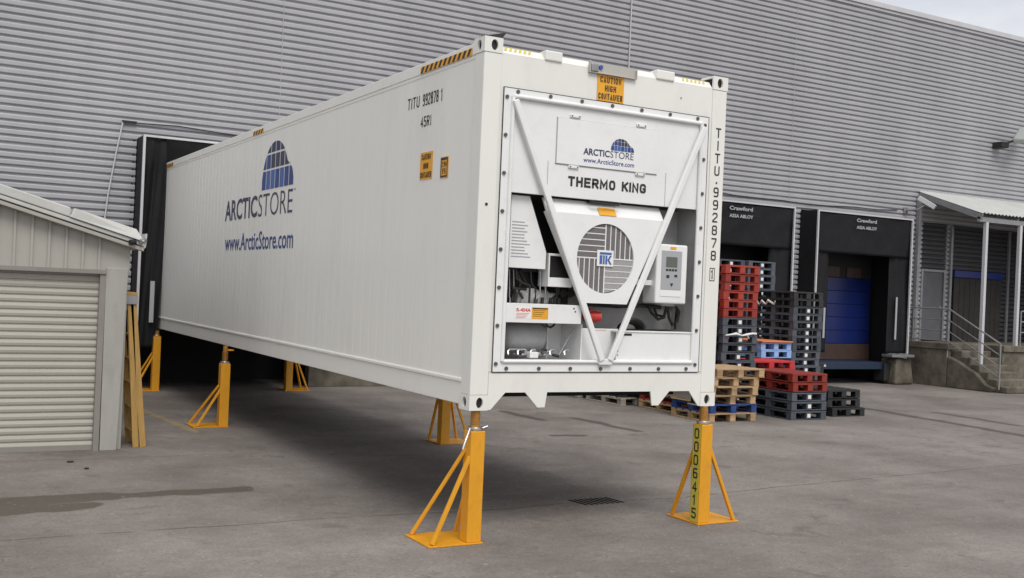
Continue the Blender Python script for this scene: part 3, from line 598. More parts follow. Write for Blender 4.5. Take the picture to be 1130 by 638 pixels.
# ------------------------------------------------------------------ support jacks
def jack(px, py, sxn, label, top=-.16, att=.70, number=False, hook=None, back=True):
    j = thing('support_jack', (px, py, -GZ), label, 'support jack', 'orange support jacks under the container')
    a, b = (px-.39, px+.075) if sxn < 0 else (px-.075, px+.39)
    MB().box(a, b, py-.075, py+.37, -GZ+.002, -GZ+.014).build('base_plate', 'jack_paint', j, bevel=.002)
    MB().box(px-.062, px+.062, py-.062, py+.062, -GZ+.014, top).build('post', 'jack_paint', j, bevel=.006)
    zb = -GZ+.02; za = -GZ+att; s = sxn
    for p, q in (((px+s*.35, py+.33, zb), (px+s*.055, py+.03, za+.05)), ((px+s*.35, py-.045, zb), (px+s*.055, py-.04, za)), ((px-s*.04, py+.33, zb), (px-s*.035, py+.055, za)))[:3 if back else 2]:
        MB().bar(p, q, .03, .03).build('brace', 'jack_paint', j, bevel=.004)
    sm = MB().tube([(px, py, top), (px, py, 0.0 if not hook else .045)], .030 if hook else .036, 18)
    k = top+.05
    while k < -.03: sm.tube([(px, py, k), (px, py, k+.006)], .040, 18); k += .014
    sm.build('screw_shaft', 'screw', j, smooth=True)
    c = MB().tube([(px, py, top+.002), (px, py, top+.028)], .058, 18).build('collar', 'steel', j, smooth=True, bevel=.004)
    hm = MB().tube([(px+.045, py-.04, top+.02), (px+.085, py-.05, top+.035)], .013).tube([(px-.045, py-.03, top+.02), (px-.07, py-.05, top+.02), (px-.13, py-.09, top-.08), (px-.15, py-.10, top-.13)], .009)
    if not (hook or number or att > .75 or px < -.02): hm.build('handle', 'steel', c, smooth=True)
    if hook:
        MB().box(px+.025, .04, py-.03, py+.03, -.022, -.004).build('head_bracket', 'jack_paint', j, bevel=.002)
    if number:
        MB().box(px-.0645, px-.0625, py-.048, py+.05, -GZ+.02, top-.01).build('number_plate', 'strip_yellow', j)
        mb = MB(); z1 = top-.03; hgt = (z1+GZ-.03)/7
        for i, ch in enumerate('0006415'):
            zc = z1-i*hgt
            P = lambda u, v, w_, X_=px-.0665: (X_, py-u, v)
            stencil(mb, ch, -.031, .031, zc-hgt*.84, zc-.006, P, .014)
        mb.build('lettering', 'ink_black', j)
    return j
jack(.09, .06, -1, 'nearest orange jack under the front left container corner', att=.68)
jack(2.345, .03, 1, 'orange jack with vertical black number strip under the front right corner', number=True, att=.66)
jack(-.07, 6.92, -1, 'orange jack standing just outside the middle of the left bottom rail', top=-.19, att=.5, hook=True)
jack(2.19, 4.86, 1, 'orange jack mostly hidden behind the near jack, under the right rail', att=.76)
jack(2.27, 11.42, 1, 'far orange jack under the rear right of the container', att=.76, back=False)
jack(-.03, 11.55, -1, 'farthest orange jack at the left, in the dark dock below the curtain', att=.6, top=-.1)

# ------------------------------------------------------------------ container
W, L, H = 2.438, 12.192, 2.896
ct = thing('refrigerated_container', (W/2, L/2, 0), 'long white refrigerated container raised on orange jacks', 'container')
# corner castings
for cx in (0, 1):
    for cy in (0, 1):
        for cz in (0, 1):
            x0 = 0 if cx == 0 else W-.162; x1 = x0+.162; y0 = 0 if cy == 0 else L-.178; y1 = y0+.178; z0 = 0 if cz == 0 else H-.118; z1 = z0+.118
            zc = (z0+z1)/2; mb = MB()
            yf = y0 if cy == 0 else y1-.02; xf = x0 if cx == 0 else x1-.02
            mb2 = shape([rect(x0, x1, z0, z1), ell((x0+x1)/2+(.008 if cx == 0 else -.008), zc, .030, .042)], .02, xz(yf)); mb.add(mb2.v, mb2.f)
            ys0, ys1 = (y0+.021, y1) if cy == 0 else (y0, y1-.021)
            mb2 = shape([rect(ys0, ys1, z0, z1), ell((y0+y1)/2, zc, .034, .042)], .02, yz(xf)); mb.add(mb2.v, mb2.f)
            xs0, xs1 = (x0+.021, x1) if cx == 0 else (x0, x1-.021)
            mb.box(xs0, xs1, ys0, ys1, z1-.018, z1)
            mb.box(xs0, xs1, ys0, ys1, z0, z0+.012)
            cc = mb.build('corner_casting', 'white_paint', ct, bevel=.003)
            MB().box(x0+.0215, x1-.0215, y0+.0225, y1-.0225, z0+.0125, z1-.0185).build('cavity_shade', 'black', cc)  # solid black block, paints the shade inside the casting holes
# posts
for x0 in (0.004, W-.162):
    MB().box(x0, x0+.158, .004, .165, .1185, H-.1185).build('corner_post', 'white_paint', ct, bevel=.008)
    MB().box(x0, x0+.158, L-.165, L-.004, .1185, H-.1185).build('corner_post', 'white_paint', ct, bevel=.008)
# side walls with shallow ribs
for side in (0, 1):
    prof = []; y = .17
    xs = .014 if side == 0 else W-.014; s = 1 if side == 0 else -1
    prof.append((xs, .168)); y = .35
    while y < L-.3:
        dd_ = .0004+.0024*min(1, y/9); prof += [(xs, y), (xs+s*dd_, y+.012), (xs+s*dd_, y+.03), (xs, y+.042)]; y += .195
    prof.append((xs, L-.168)); m_ = len(prof)
    o = MB().add([(a, b, .235) for a, b in prof]+[(a, b, 2.745) for a, b in prof], [(i, i+1, m_+i+1, m_+i) for i in range(m_-1)]).build('side_wall', 'side_paint', ct)
    # rails
    x0, x1 = (.014, .07) if side == 0 else (W-.07, W-.014)
    MB().box(x0, x1, .179, L-.179, .03, .205).build('bottom_rail', 'side_paint', ct, bevel=.006)
    xa_, xb_2 = (.010, .05) if side == 0 else (W-.05, W-.010)
    xc_, xd_ = (.001, .05) if side == 0 else (W-.05, W-.001)
    MB().box(xc_, xd_, .166, L-.166, .2055, .238).build('rub_rail', 'side_paint', ct, bevel=.008)
    MB().box(*((.006, .07) if side == 0 else (W-.07, W-.006)), .179, L-.179, 2.775, 2.87).box(xa_, xb_2, .166, L-.166, 2.742, 2.775).build('top_rail', 'side_paint', ct, bevel=.006)
MB().box(.07, W-.07, .12, L-.05, 2.80, 2.86).build('roof', 'white_paint', ct)
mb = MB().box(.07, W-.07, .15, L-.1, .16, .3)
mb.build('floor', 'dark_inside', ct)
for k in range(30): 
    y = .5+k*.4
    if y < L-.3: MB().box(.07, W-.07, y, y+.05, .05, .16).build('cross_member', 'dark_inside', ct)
MB().box(.16, W-.16, L-.05, L-.01, .13, 2.8).build('rear_door', 'white_paint', ct)
# front sill with gussets
ol = [(.163, .119), (.163, .004), (.19, .004), (.317, .137), (.499, .137), (.617, .016), (.685, .016), (.703, .137), (1.735, .134), (1.754, .014), (1.822, .014), (1.935, .134), (2.15, .134), (2.255, .004), (2.275, .004), (2.275, .288), (.163, .288)]
shape([ol], .014, xz(.006)).build('front_sill', 'white_paint', ct, bevel=.002)
MB().box(.163, 2.275, .021, .12, .14, .15).build('sill_web', 'white_paint', ct)
MB().prism([(.006, .289), (.006, .292), (.03, .300), (.12, .300), (.12, .289)], 'x', .163, 2.275).build('sill_ledge', 'white_paint', ct)
# front frame plate round the unit
shape([rect(.163, 2.275, .301, 2.785), rect(.26, 2.19, .39, 2.47)], .012, xz(.012)).build('front_frame', 'white_paint', ct)
MB().prism([(.012, 2.786), (.06, 2.845), (.13, 2.86), (.13, 2.786)], 'x', .163, 2.275).build('header_slope', 'white_paint', ct, bevel=.004)
for a, b in ((.55, .71), (1.655, 1.845)): MB().box(a, b, -.004, .10, 2.785, 2.866).build('header_block', 'white_paint', ct, bevel=.010)
mb = MB().box(.965, 1.44, -.018, .009, 2.746, 2.750).box(.965, .972, -.018, .009, 2.75, 2.845).box(1.433, 1.44, -.018, .009, 2.75, 2.825).box(.972, 1.433, .001, .009, 2.75, 2.832)
hb = mb.build('header_bracket', 'bracket_shade', ct)
MB().box(.98, 1.055, -.016, .0, 2.755, 2.822).build('connector', 'galv', hb, bevel=.008)
MB().tube([(1.08, -.012, 2.80), (1.08, .0, 2.80)], .018, 14).build('lens', 'blue_lens', hb, smooth=True)
MB().hexa([(.03, .03, H+.003), (.16, .02, H+.003), (.17, .15, H+.003), (.03, .16, H+.003), (.03, .03, H+.012), (.20, .02, H+.055), (.21, .15, H+.05), (.03, .16, H+.02)]).build('roof_hook', 'black', ct)

# refrigeration unit ------------------------------------------------
un = shape([rect(.187, 2.237, .302, 2.522), rect(.262, 2.166, .385, 2.464)], .012, xz(-.001)).build('refrigeration_unit', 'unit_white', ct, bevel=.002)
def U(mb, name, m_, **k): return mb.build(name, m_, un, **k)
fr = MB(); z0, z1, x0, x1 = .384, 2.462, .270, 2.158
fr.tube([(x0, -.004, z0), (x0, -.004, z1)], .017, 12).tube([(x1, -.004, z0), (x1, -.004, z1)], .017, 12).tube([(x0, -.004, z0), (x1, -.004, z0)], .017, 12).tube([(x0, -.004, z1), (x1, -.004, z1)], .017, 12)
U(fr, 'inner_frame', 'unit_white', smooth=True)
fr = MB().box(.186, .189, -.003, .011, .302, 2.522).box(2.235, 2.240, -.003, .011, .302, 2.522).box(.186, 2.24, -.003, .011, 2.5225, 2.527).box(.186, 2.24, -.003, .011, .2975, .3015)
U(fr, 'gasket', 'ink_black')
bolt0 = None
for (x, z) in [(.31+.3*k, 2.500) for k in range(7)]+[(.31+.298*k, .328) for k in range(7)]+[(.214, .364+.298*k) for k in range(8)]+[(2.194, .364+.298*k) for k in range(8)]:
    if bolt0 is None:
        bolt0 = MB().tube([(x, -.001, z), (x, -.012, z)], .016, 6).build('bolt', 'bolt', un); bx0 = (x, z)
    else:
        o = bolt0.copy(); COL.objects.link(o); o.parent = un; o.location = (x-bx0[0], 0, z-bx0[1])
for a, b in (((.276, -.03, 2.43), (1.195, -.03, .395)), ((2.172, -.03, 2.43), (1.275, -.03, .395))):
    U(MB().bar(a, b, .052, .034, (0, 1, 0)), 'brace', 'unit_white', bevel=.008)
U(MB().box(1.17, 1.30, -.035, -.012, .36, .41), 'brace_foot', 'unit_white', bevel=.006)
# recess box
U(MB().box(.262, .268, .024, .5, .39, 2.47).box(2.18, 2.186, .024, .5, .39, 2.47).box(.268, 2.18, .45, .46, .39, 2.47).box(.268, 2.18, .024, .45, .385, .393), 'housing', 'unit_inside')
# upper skin
U(MB().box(.268, 2.18, .012, .03, 1.712, 2.47), 'upper_panel', 'unit_white', bevel=.003)
dr = U(MB().box(.695, 1.70, .001, .0115, 1.978, 2.345), 'access_door', 'unit_white', bevel=.003)
MB().box(.688, .6945, .009, .0115, 1.972, 2.35).box(.688, 1.705, .009, .0115, 1.970, 1.9775).box(.688, 1.705, .009, .0115, 2.3455, 2.349).build('door_seam', 'ink_grey', dr)
for x, z in ((.86, 1.962), (1.526, 1.962), (.86, 2.372), (1.52, 2.372)):
    MB().box(x-.05, x+.05, -.004, .011, z-.012, z+.012).build('latch', 'unit_white', dr, bevel=.004)
    MB().tube([(x-.035, -.005, z), (x-.035, .0, z)], .007, 8).tube([(x+.035, -.005, z), (x+.035, .0, z)], .007, 8).build('rivet', 'bolt', dr)
U(MB().box(.62, .624, .009, .0115, 1.715, 1.99).box(1.80, 1.804, .009, .0115, 1.715, 2.0), 'panel_seam', 'ink_grey')
U(stencil(MB(), 'THERMO KING', .818, 1.598, 1.806, 1.887, xz(.0095), .0190, .20), 'lettering', 'ink_black')
U(text(MB(), 'ARCTIC', .946, 1.205, 2.073, 2.128, xz(-.0015), .022), 'lettering', 'ink_navy')
U(text(MB(), 'STORE', 1.212, 1.448, 2.073, 2.128, xz(-.0015), -.006), 'lettering', 'ink_navy')
U(text(MB(), 'www.ArcticStore.com', .95, 1.458, 2.012, 2.052, xz(-.0015), .006), 'lettering', 'ink_blue')
def dome(place, u_0, u1, v_0, v1, gap):
    wd, ht = u1-u_0, v1-v_0
    def topf(t):
        a = (t-.43)/.43; b = (t-.80)/.20
        q = math.sqrt(max(0, 1-abs(a)**2.1)) if abs(a) < 1 else 0
        r_ = .50*math.sqrt(max(0, 1-b*b)) if abs(b) < 1 else 0
        return max(q, r_)
    cells = {'ink_slate': MB(), 'ink_navy': MB(), 'ink_midblue': MB(), 'ink_blue': MB()}
    nc = 7; rows = ((0, .40), (.44, .74), (.78, 1.02))
    for c in range(nc):
        ua, ub = (c+gap)/nc, (c+1-gap)/nc
        for r_, (va, vb) in enumerate(rows):
            sub = 5; tops = [min(vb, topf(ua+(ub-ua)*k/sub)*1.0) for k in range(sub+1)]
            key = ('ink_midblue' if c in (1, 2, 4) else 'ink_blue') if r_ == 0 else ('ink_blue' if (c < 2) else 'ink_slate') if r_ == 1 else 'ink_navy'
            for k in range(sub):
                if tops[k] <= va and tops[k+1] <= va: continue
                a_, b_ = ua+(ub-ua)*k/sub, ua+(ub-ua)*(k+1)/sub
                cells[key].quad(place(u_0+a_*wd, v_0+va*ht, 0), place(u_0+b_*wd, v_0+va*ht, 0), place(u_0+b_*wd, v_0+max(va, tops[k+1])*ht, 0), place(u_0+a_*wd, v_0+max(va, tops[k])*ht, 0))
    return cells
for k, c in dome(xz(-.0015), 1.215, 1.452, 2.135, 2.237, .06).items(): U(c, 'emblem', k)
# hood with fan
hy = -.004
hd = shape([[(1.0, .865), (1.44, .865), (1.79, 1.585), (.622, 1.585)], ell(1.209, 1.237, .284, .287, 48)], .02, xz(hy))
hd.hexa([(.622, hy, 1.5855), (1.79, hy, 1.5855), (1.79, hy+.02, 1.5855), (.622, hy+.02, 1.5855), (.622, .075, 1.700), (1.79, .075, 1.700), (1.79, .09, 1.700), (.622, .09, 1.700)])
hd.hexa([(.622, hy+.0205, 1.585), (1.0, hy+.0205, .865), (1.0, .05, .865), (.622, .05, 1.585), (.626, hy+.0205, 1.588), (1.004, hy+.0205, .868), (1.004, .05, .868), (.626, .05, 1.588)])
hd.hexa([(1.79, hy+.0205, 1.585), (1.44, hy+.0205, .865), (1.44, .4, .865), (1.79, .4, 1.585), (1.786, hy+.0205, 1.588), (1.436, hy+.0205, .868), (1.436, .4, .868), (1.786, .4, 1.588)])
U(hd, 'fan_hood', 'unit_white')
fc = (1.209, 1.237)
U(MB().tube([(fc[0], .05, fc[1]), (fc[0], .3, fc[1])], .284, 40), 'fan_shroud', 'black', smooth=True)
# grille: four quadrants of perforated slats, clipped by the circle
gm = MB(); gl = MB(); R_ = .283
def clipbar(mbx, sgn_, b, wdt, horiz):
    lo, hi = abs(b)-wdt/2, abs(b)+wdt/2; e0 = math.sqrt(max(0, R_**2-lo**2)); e1 = math.sqrt(max(1e-6, R_**2-min(hi, R_)**2)); sb = 1 if b > 0 else -1
    q = [(sgn_*.006, sb*lo), (sgn_*e0, sb*lo), (sgn_*(e0*.35+e1*.65), sb*(lo*.45+hi*.55)), (sgn_*e1, sb*min(hi, R_)), (sgn_*.006, sb*min(hi, R_))]
    q = [(fc[0]+a, fc[1]+c) if horiz else (fc[0]+c, fc[1]+a) for a, c in q]
    mbx.prism(q, 'y', .012, .02)
st_ = .050; wd_ = .038
for k in range(6):
    o_ = .026+k*st_
    clipbar(gm, -1, o_, wd_, True)          # upper left: horizontal
    clipbar(gm, 1, o_, wd_, False)         # upper right: vertical
    clipbar(gl, 1, -o_, wd_, True)         # lower right: horizontal, caught light painted as a paler tone
    clipbar(gm, -1, -o_, wd_, False)       # lower left: vertical
U(gm, 'fan_grille', 'mesh_grey'); U(gl, 'fan_grille', 'mesh_lit')
gr = MB()
for k in range(5):
    o_ = .051+k*st_; a = math.sqrt(max(0, R_**2-o_**2))
    gr.box(fc[0]-a, fc[0], .010, .022, fc[1]+o_-.004, fc[1]+o_+.004).box(fc[0]+o_-.004, fc[0]+o_+.004, .010, .022, fc[1], fc[1]+a)
    gr.box(fc[0], fc[0]+a, .010, .022, fc[1]-o_-.004, fc[1]-o_+.004).box(fc[0]-o_-.004, fc[0]-o_+.004, .010, .022, fc[1]-a, fc[1])
gr.box(fc[0]-R_, fc[0]+R_, .009, .022, fc[1]-.005, fc[1]+.005).box(fc[0]-.005, fc[0]+.005, .0095, .0225, fc[1]-R_, fc[1]+R_)
U(gr, 'grille_frame', 'unit_white')
U(MB().box(1.127, 1.290, .0, .009, 1.172, 1.305), 'emblem_plate', 'label_white', bevel=.002)
em = MB(); P = xz(-.0015)
em.box(1.150, 1.268, -.0025, -.0015, 1.270, 1.288).box(1.150, 1.176, -.0025, -.0015, 1.19, 1.263).box(1.184, 1.200, -.0025, -.0015, 1.19, 1.263)
em.box(1.208, 1.226, -.0025, -.0015, 1.19, 1.263)
em.prism([(1.228, 1.226), (1.250, 1.263), (1.270, 1.263), (1.246, 1.226), (1.272, 1.19), (1.250, 1.19)], 'y', -.0025, -.0015)
U(em, 'emblem', 'ink_midblue')
U(MB().box(1.14, 1.30, hy+.012, hy+.013, 1.555, 1.556), 'label', 'sign_yellow')
lb = MB().add([(1.13, hy-.002, 1.590), (1.30, hy-.002, 1.590), (1.30, hy+.041, 1.655), (1.13, hy+.041, 1.655)], [(0, 1, 2, 3)]); lb.v = [(x, y-.002, z+.002) for x, y, z in lb.v]
U(lb, 'label', 'sign_yellow')
U(MB().tube([(1.04, .0, 1.706), (1.06, -.01, 1.685), (1.31, -.01, 1.685), (1.33, .0, 1.70)], .009, 8), 'handle', 'black', smooth=True)
U(MB().box(1.04, 1.33, .031, .06, 1.69, 1.71), 'handle_gap', 'black')
# left side of the unit
U(MB().prism([(.335, 1.70), (.503, 1.70), (.678, 1.263), (.676, 1.122), (.335, 1.122)], 'y', .07, .085), 'side_panel', 'unit_white', bevel=.004)
mb = MB()
for k in range(12): mb.box(.35, .35+random.uniform(.11, .18), .067, .069, 1.485-k*.025, 1.485-k*.025+.007)
U(mb, 'instruction_text', 'ink_grey')
U(MB().box(.268, 1.1, .23, .24, 1.1, 1.71), 'back_plate', 'black'); U(MB().box(.268, 1.05, .30, .31, .70, 1.1), 'back_plate', 'black')
bxm = MB().box(.70, .712, .06, .22, .985, 1.255).box(.712, .93, .06, .22, 1.235, 1.255).box(.712, .93, .06, .22, .985, 1.06)
U(bxm, 'control_box', 'unit_white', bevel=.004)
U(MB().box(.712, .93, .10, .21, 1.062, 1.234), 'box_recess', 'black')
U(MB().box(.262, .995, .0, .014, .690, .842).box(.262, .995, .014, .2, .830, .842), 'cross_panel', 'unit_white', bevel=.003)
U(MB().box(.372, .52, -.002, -.0005, .722, .812), 'label', 'label_white')
U(text(MB(), 'R-404A', .382, .512, .776, .806, xz(-.003), .03), 'lettering', 'ink_red')
mb = MB()
for k in range(4): mb.box(.382, .50-k*.012, -.003, -.002, .762-k*.011, .765-k*.011)
U(mb, 'small_print', 'ink_red')
U(MB().box(.524, .676, -.002, -.0005, .722, .815), 'label', 'sign_yellow')
mb = MB().box(.53, .67, -.003, -.002, .80, .81)
for k in range(4): mb.box(.535, .65-k*.012, -.003, -.002, .788-k*.015, .791-k*.015)
U(mb, 'small_print', 'ink_black')
mb = MB().tube([(.92, -.002, .815), (.92, .0, .815)], .008, 10).tube([(.935, -.002, .79), (.935, .0, .79)], .008, 10); U(mb, 'rivet', 'bolt')
# compressor and pipes
cm = MB().tube([(.50, .26, .885), (.80, .26, .885)], [.075, .075], 20).tube([(.62, .24, .90), (.62, .24, .965)], .055, 16).tube([(.78, .22, .89), (.86, .22, .89)], .045, 14)
U(cm, 'compressor', 'unit_inside', smooth=True)
cm = MB()
for a in (.66, .72, .80, .84, .88): cm.tube([(a, .17, .845), (a, .17, .895)], .014, 8)
cm.tube([(.93, .21, .935), (.93, .18, .935)], .034, 16).tube([(1.0, .21, .935), (1.0, .18, .935)], .034, 16)
U(cm, 'valve', 'iron', smooth=True)
pp = MB().tube([(.40, .2, 1.12), (.42, .2, 1.0), (.47, .2, .95), (.45, .2, .86)], .014, 8).tube([(.45, .16, 1.12), (.50, .16, 1.02), (.49, .16, .93), (.53, .16, .88)], .011, 8).tube([(.36, .18, 1.1), (.37, .18, .86)], .02, 8).tube([(.52, .22, 1.11), (.60, .22, .98), (.66, .22, .93)], .018, 8).tube([(.42, .15, .96), (.55, .15, .955)], .012, 8)
U(pp, 'pipe', 'iron', smooth=True)
rnp = random.Random(21)
for k in range(9):
    xa_0 = rnp.uniform(.33, .95); xb_0 = min(1.0, max(.32, xa_0+rnp.uniform(-.15, .2))); ya_0 = rnp.uniform(.10, .2); zz = rnp.uniform(.9, 1.05)
    U(MB().tube([(xa_0, ya_0, 1.11), (xa_0+.01, ya_0, zz), ((xa_0+xb_0)/2, ya_0, zz-.035), (xb_0, ya_0, zz-.05), (xb_0, ya_0, .845)], rnp.choice((.006, .009, .012)), 8), 'pipe', rnp.choice(('iron', 'iron', 'black', 'steel')), smooth=True)
for x in (.37, .46, .58, .69, .76, .90):
    U(MB().tube([(x, .08, .43), (x, .09, .455), (x+.02, .10, .47), (x+.05, .10, .468)], .010, 8), 'valve', rnp.choice(('iron', 'steel', 'black')), smooth=True)
U(MB().box(.33, .45, .05, .12, .405, .43), 'valve_block', 'iron', bevel=.005); U(MB().box(.56, .64, .06, .12, .405, .455), 'valve_block', 'unit_white', bevel=.006)
U(MB().tube([(.70, .06, .69), (.71, .06, .665), (.74, .06, .655), (.77, .06, .67), (.78, .06, .69)], .009, 8), 'hose', 'black', smooth=True)
# lower left recess: tank, sheet walls
U(MB().box(.268, 1.05, .34, .35, .393, .69).box(1.02, 1.03, .03, .34, .393, .69).box(.80, .806, .2, .34, .393, .69), 'recess_lining', 'unit_white')
U(MB().tube([(.36, .27, .55), (.40, .27, .56), (.44, .27, .56), (.74, .27, .56), (.78, .27, .555), (.80, .27, .55)], [.03, .10, .125, .125, .10, .03], 26), 'receiver_tank', 'unit_inside', smooth=True)
for pts_, r_ in (([(.44, .12, .43), (.80, .12, .43)], .011), ([(.55, .12, .43), (.55, .12, .47)], .02), ([(.66, .12, .43), (.72, .12, .46), (.78, .12, .455)], .013), ([(.41, .12, .47), (.55, .12, .47)], .008)): U(MB().tube(pts_, r_, 8), 'valve', 'steel', smooth=True)
U(MB().tube([(.80, .12, .43), (.86, .10, .42)], .012, 8), 'valve', 'iron', smooth=True); U(MB().tube([(.46, .1, .445), (.5, .1, .44)], .016, 8), 'valve', 'iron', smooth=True)
U(MB().bar((1.00, .1, .66), (.85, .1, .42), .006, .006), 'drain_tube', 'ink_grey')
# middle and right lower
U(MB().box(1.03, 1.44, .10, .112, .393, .655), 'mid_panel', 'unit_white', bevel=.003)
U(text(MB(), 'IR', 1.145, 1.175, .630, .648, xz(.098), .05), 'lettering', 'ink_red')
U(text(MB(), 'Ingersoll Rand', 1.185, 1.31, .632, .645, xz(.098), .0), 'lettering', 'ink_red')
U(MB().box(1.36, 2.178, .006, .02, .393, .632).box(1.36, 2.178, -.002, .10, .632, .645), 'lower_panel', 'unit_white', bevel=.003)
U(MB().box(1.415, 1.512, .003, .0055, .604, .622), 'slot', 'black')
mb = MB()
for z in (.44, .475, .53): mb.tube([(1.375, .004, z), (1.375, .0055, z)], .006, 8)
U(mb, 'rivet', 'bolt')
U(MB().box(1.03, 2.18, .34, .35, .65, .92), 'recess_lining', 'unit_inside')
U(MB().tube([(1.19, .20, .755), (1.19, .12, .755)], .06, 18).tube([(1.15, .13, .755), (1.25, .10, .752)], .042, 14), 'power_plug', 'ink_red', smooth=True)
cbm = MB()
for k in range(4):
    pts = [(1.60+.115*math.cos(t)*(1-.05*k), .10+.03*k, .655+.085*math.sin(t)*(1-.12*k)) for t in [math.pi*i/14 for i in range(15)]]
    cbm.tube(pts, .014, 8)
U(cbm, 'cable_coil', 'black', smooth=True)
cbm = MB().tube([(1.15, .2, .855), (1.5, .2, .845), (1.75, .2, .86), (1.95, .2, .85)], .018, 8)
cbm.tube([(1.80, .18, .86), (1.84, .18, .80), (1.90, .16, .745), (1.96, .16, .76), (1.99, .16, .86)], .014, 8).tube([(2.0, .16, .86), (2.01, .15, .76), (2.05, .15, .70), (2.10, .15, .73), (2.12, .15, .82), (2.08, .15, .86)], .013, 8)
cbm.tube([(2.13, .2, .86), (2.12, .2, .66)], .01, 8).tube([(1.88, .22, .87), (1.93, .22, .78), (2.0, .22, .77)], .012, 8)
U(cbm, 'cable', 'black', smooth=True)
# right recess with controller
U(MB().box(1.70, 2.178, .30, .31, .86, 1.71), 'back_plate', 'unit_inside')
cnm = MB().box(1.765, 1.90, .2, .28, 1.02, 1.42)
for k in range(9): cnm.box(1.765+k*.015, 1.768+k*.015, .19, .2, 1.02, 1.42)
U(cnm, 'coil', 'mesh_grey')
U(MB().box(1.55, 1.80, .03, .05, 1.035, 1.08), 'bar', 'unit_white', bevel=.003)
ctl = U(MB().box(1.715, 2.045, -.03, .16, .885, 1.392), 'controller', 'unit_white', bevel=.015, seg=3)
U(MB().box(1.765, 1.980, -.034, -.0305, 1.005, 1.337), 'keypad', 'ink_grey', bevel=.001)
U(MB().box(1.812, 1.930, -.037, -.0345, 1.198, 1.285), 'screen', 'lcd')
mb = MB()
for k in range(4): mb.box(1.813+k*.031, 1.836+k*.031, -.037, -.0345, 1.165, 1.182)
mb.box(1.82, 1.85, -.037, -.0345, 1.105, 1.13).box(1.905, 1.935, -.037, -.0345, 1.115, 1.135)
mb.prism([(1.862, 1.06), (1.895, 1.06), (1.878, 1.03)], 'y', -.037, -.0345)
U(mb, 'button', 'ink_black')
U(MB().box(1.762, 1.982, -.034, -.0305, .948, .998), 'label', 'label_white')
U(MB().box(1.855, 1.915, -.034, -.0305, 1.352, 1.372), 'label', 'sign_yellow')
U(text(MB(), 'SMART', 1.86, 1.91, 1.357, 1.367, xz(-.0355), .02), 'lettering', 'ink_black') if False else None

# container markings ------------------------------------------------
def T(mb, name, m_): return mb.build(name, m_, ct)
sg = MB().box(1.06, 1.325, .006, .0105, 2.532, 2.744).build('caution_sign', 'sign_yellow', ct)
mb = MB()
for s, a, b, z in (('CAUTION', 1.085, 1.295, 2.682), ('HIGH', 1.135, 1.245, 2.613), ('CONTAINER', 1.072, 1.312, 2.545)): stencil(mb, s, a, b, z, z+.050, xz(.004), .0085, .35)
mb.build('lettering', 'ink_black', sg)
mb = MB(); z = 2.445
for ch in 'TITU.992878':
    if ch == '.': mb.box(2.347, 2.363, .001, .002, z-.045, z-.028); z -= .075; continue
    w2 = .029
    stencil(mb, ch, 2.355-w2, 2.355+w2, z-.086, z, xz(.002), .013); z -= .1115
T(mb, 'lettering', 'ink_black')
mb = MB(); stencil(mb, '1', 2.333, 2.367, 1.118, 1.20, xz(.002), .012)
fz0, fz1, fx0, fx1 = 1.10, 1.215, 2.322, 2.378
mb.box(fx0, fx1, .001, .002, fz0, fz0+.006).box(fx0, fx1, .001, .002, fz1-.006, fz1).box(fx0, fx0+.005, .001, .002, fz0+.006, fz1-.006).box(fx1-.005, fx1, .001, .002, fz0+.006, fz1-.006)
T(mb, 'lettering', 'ink_black')
S = sideT(.0115)
T(stencil(MB(), 'TITU', -1.45, -1.20, 2.497, 2.597, S, .013, .3), 'lettering', 'ink_black'); T(stencil(MB(), '992878', -1.13, -.82, 2.495, 2.597, S, .013, .3), 'lettering', 'ink_black'); T(stencil(MB(), '1', -.78, -.735, 2.492, 2.597, S, .013), 'lettering', 'ink_black')
T(stencil(MB(), '45R1', -1.155, -.94, 2.313, 2.403, S, .012, .3), 'lettering', 'ink_black')
sg = MB().box(.0085, .0125, .88, 1.12, 1.856, 2.088).build('caution_sign', 'sign_yellow', ct)
mb = MB(); S2 = sideT(.0065)
for s, a, b, z in (('CAUTION', -1.09, -.91, 2.022), ('HIGH', -1.05, -.955, 1.945), ('CONTAINER', -1.11, -.89, 1.868)): stencil(mb, s, a, b, z, z+.050, S2, .0085, .35)
mb.build('lettering', 'ink_black', sg)
sg = MB().box(.0085, .0125, .575, .715, 1.842, 2.018).build('height_label', 'sign_yellow', ct)
mb = MB().box(.0065, .0075, .58, .71, 1.99, 2.01).box(.0065, .0075, .58, .71, 1.85, 1.862).box(.0065, .0075, .58, .592, 1.862, 1.99).box(.0065, .0075, .698, .71, 1.862, 1.99)
stencil(mb, '2.9M', -.69, -.60, 1.935, 1.978, S2, .006); stencil(mb, "9'6", -.68, -.61, 1.875, 1.922, S2, .006); mb.build('lettering', 'ink_black', sg)
# logo on the side
T(text(MB(), 'ARCTIC', -7.56, -6.02, 1.725, 2.005, S, .022), 'lettering', 'ink_slate')
T(text(MB(), 'STORE', -5.97, -4.60, 1.725, 2.005, S, -.008), 'lettering', 'ink_slate')
T(text(MB(), 'www.ArcticStore.com', -7.50, -4.52, 1.315, 1.545, S, .012), 'lettering', 'ink_blue')
T(text(MB(), 'TM', -4.57, -4.50, 1.975, 2.0, S, .0), 'lettering', 'ink_slate')
for k, c in dome(S, -5.86, -4.60, 2.05, 2.62, .07).items(): T(c, 'emblem', k)
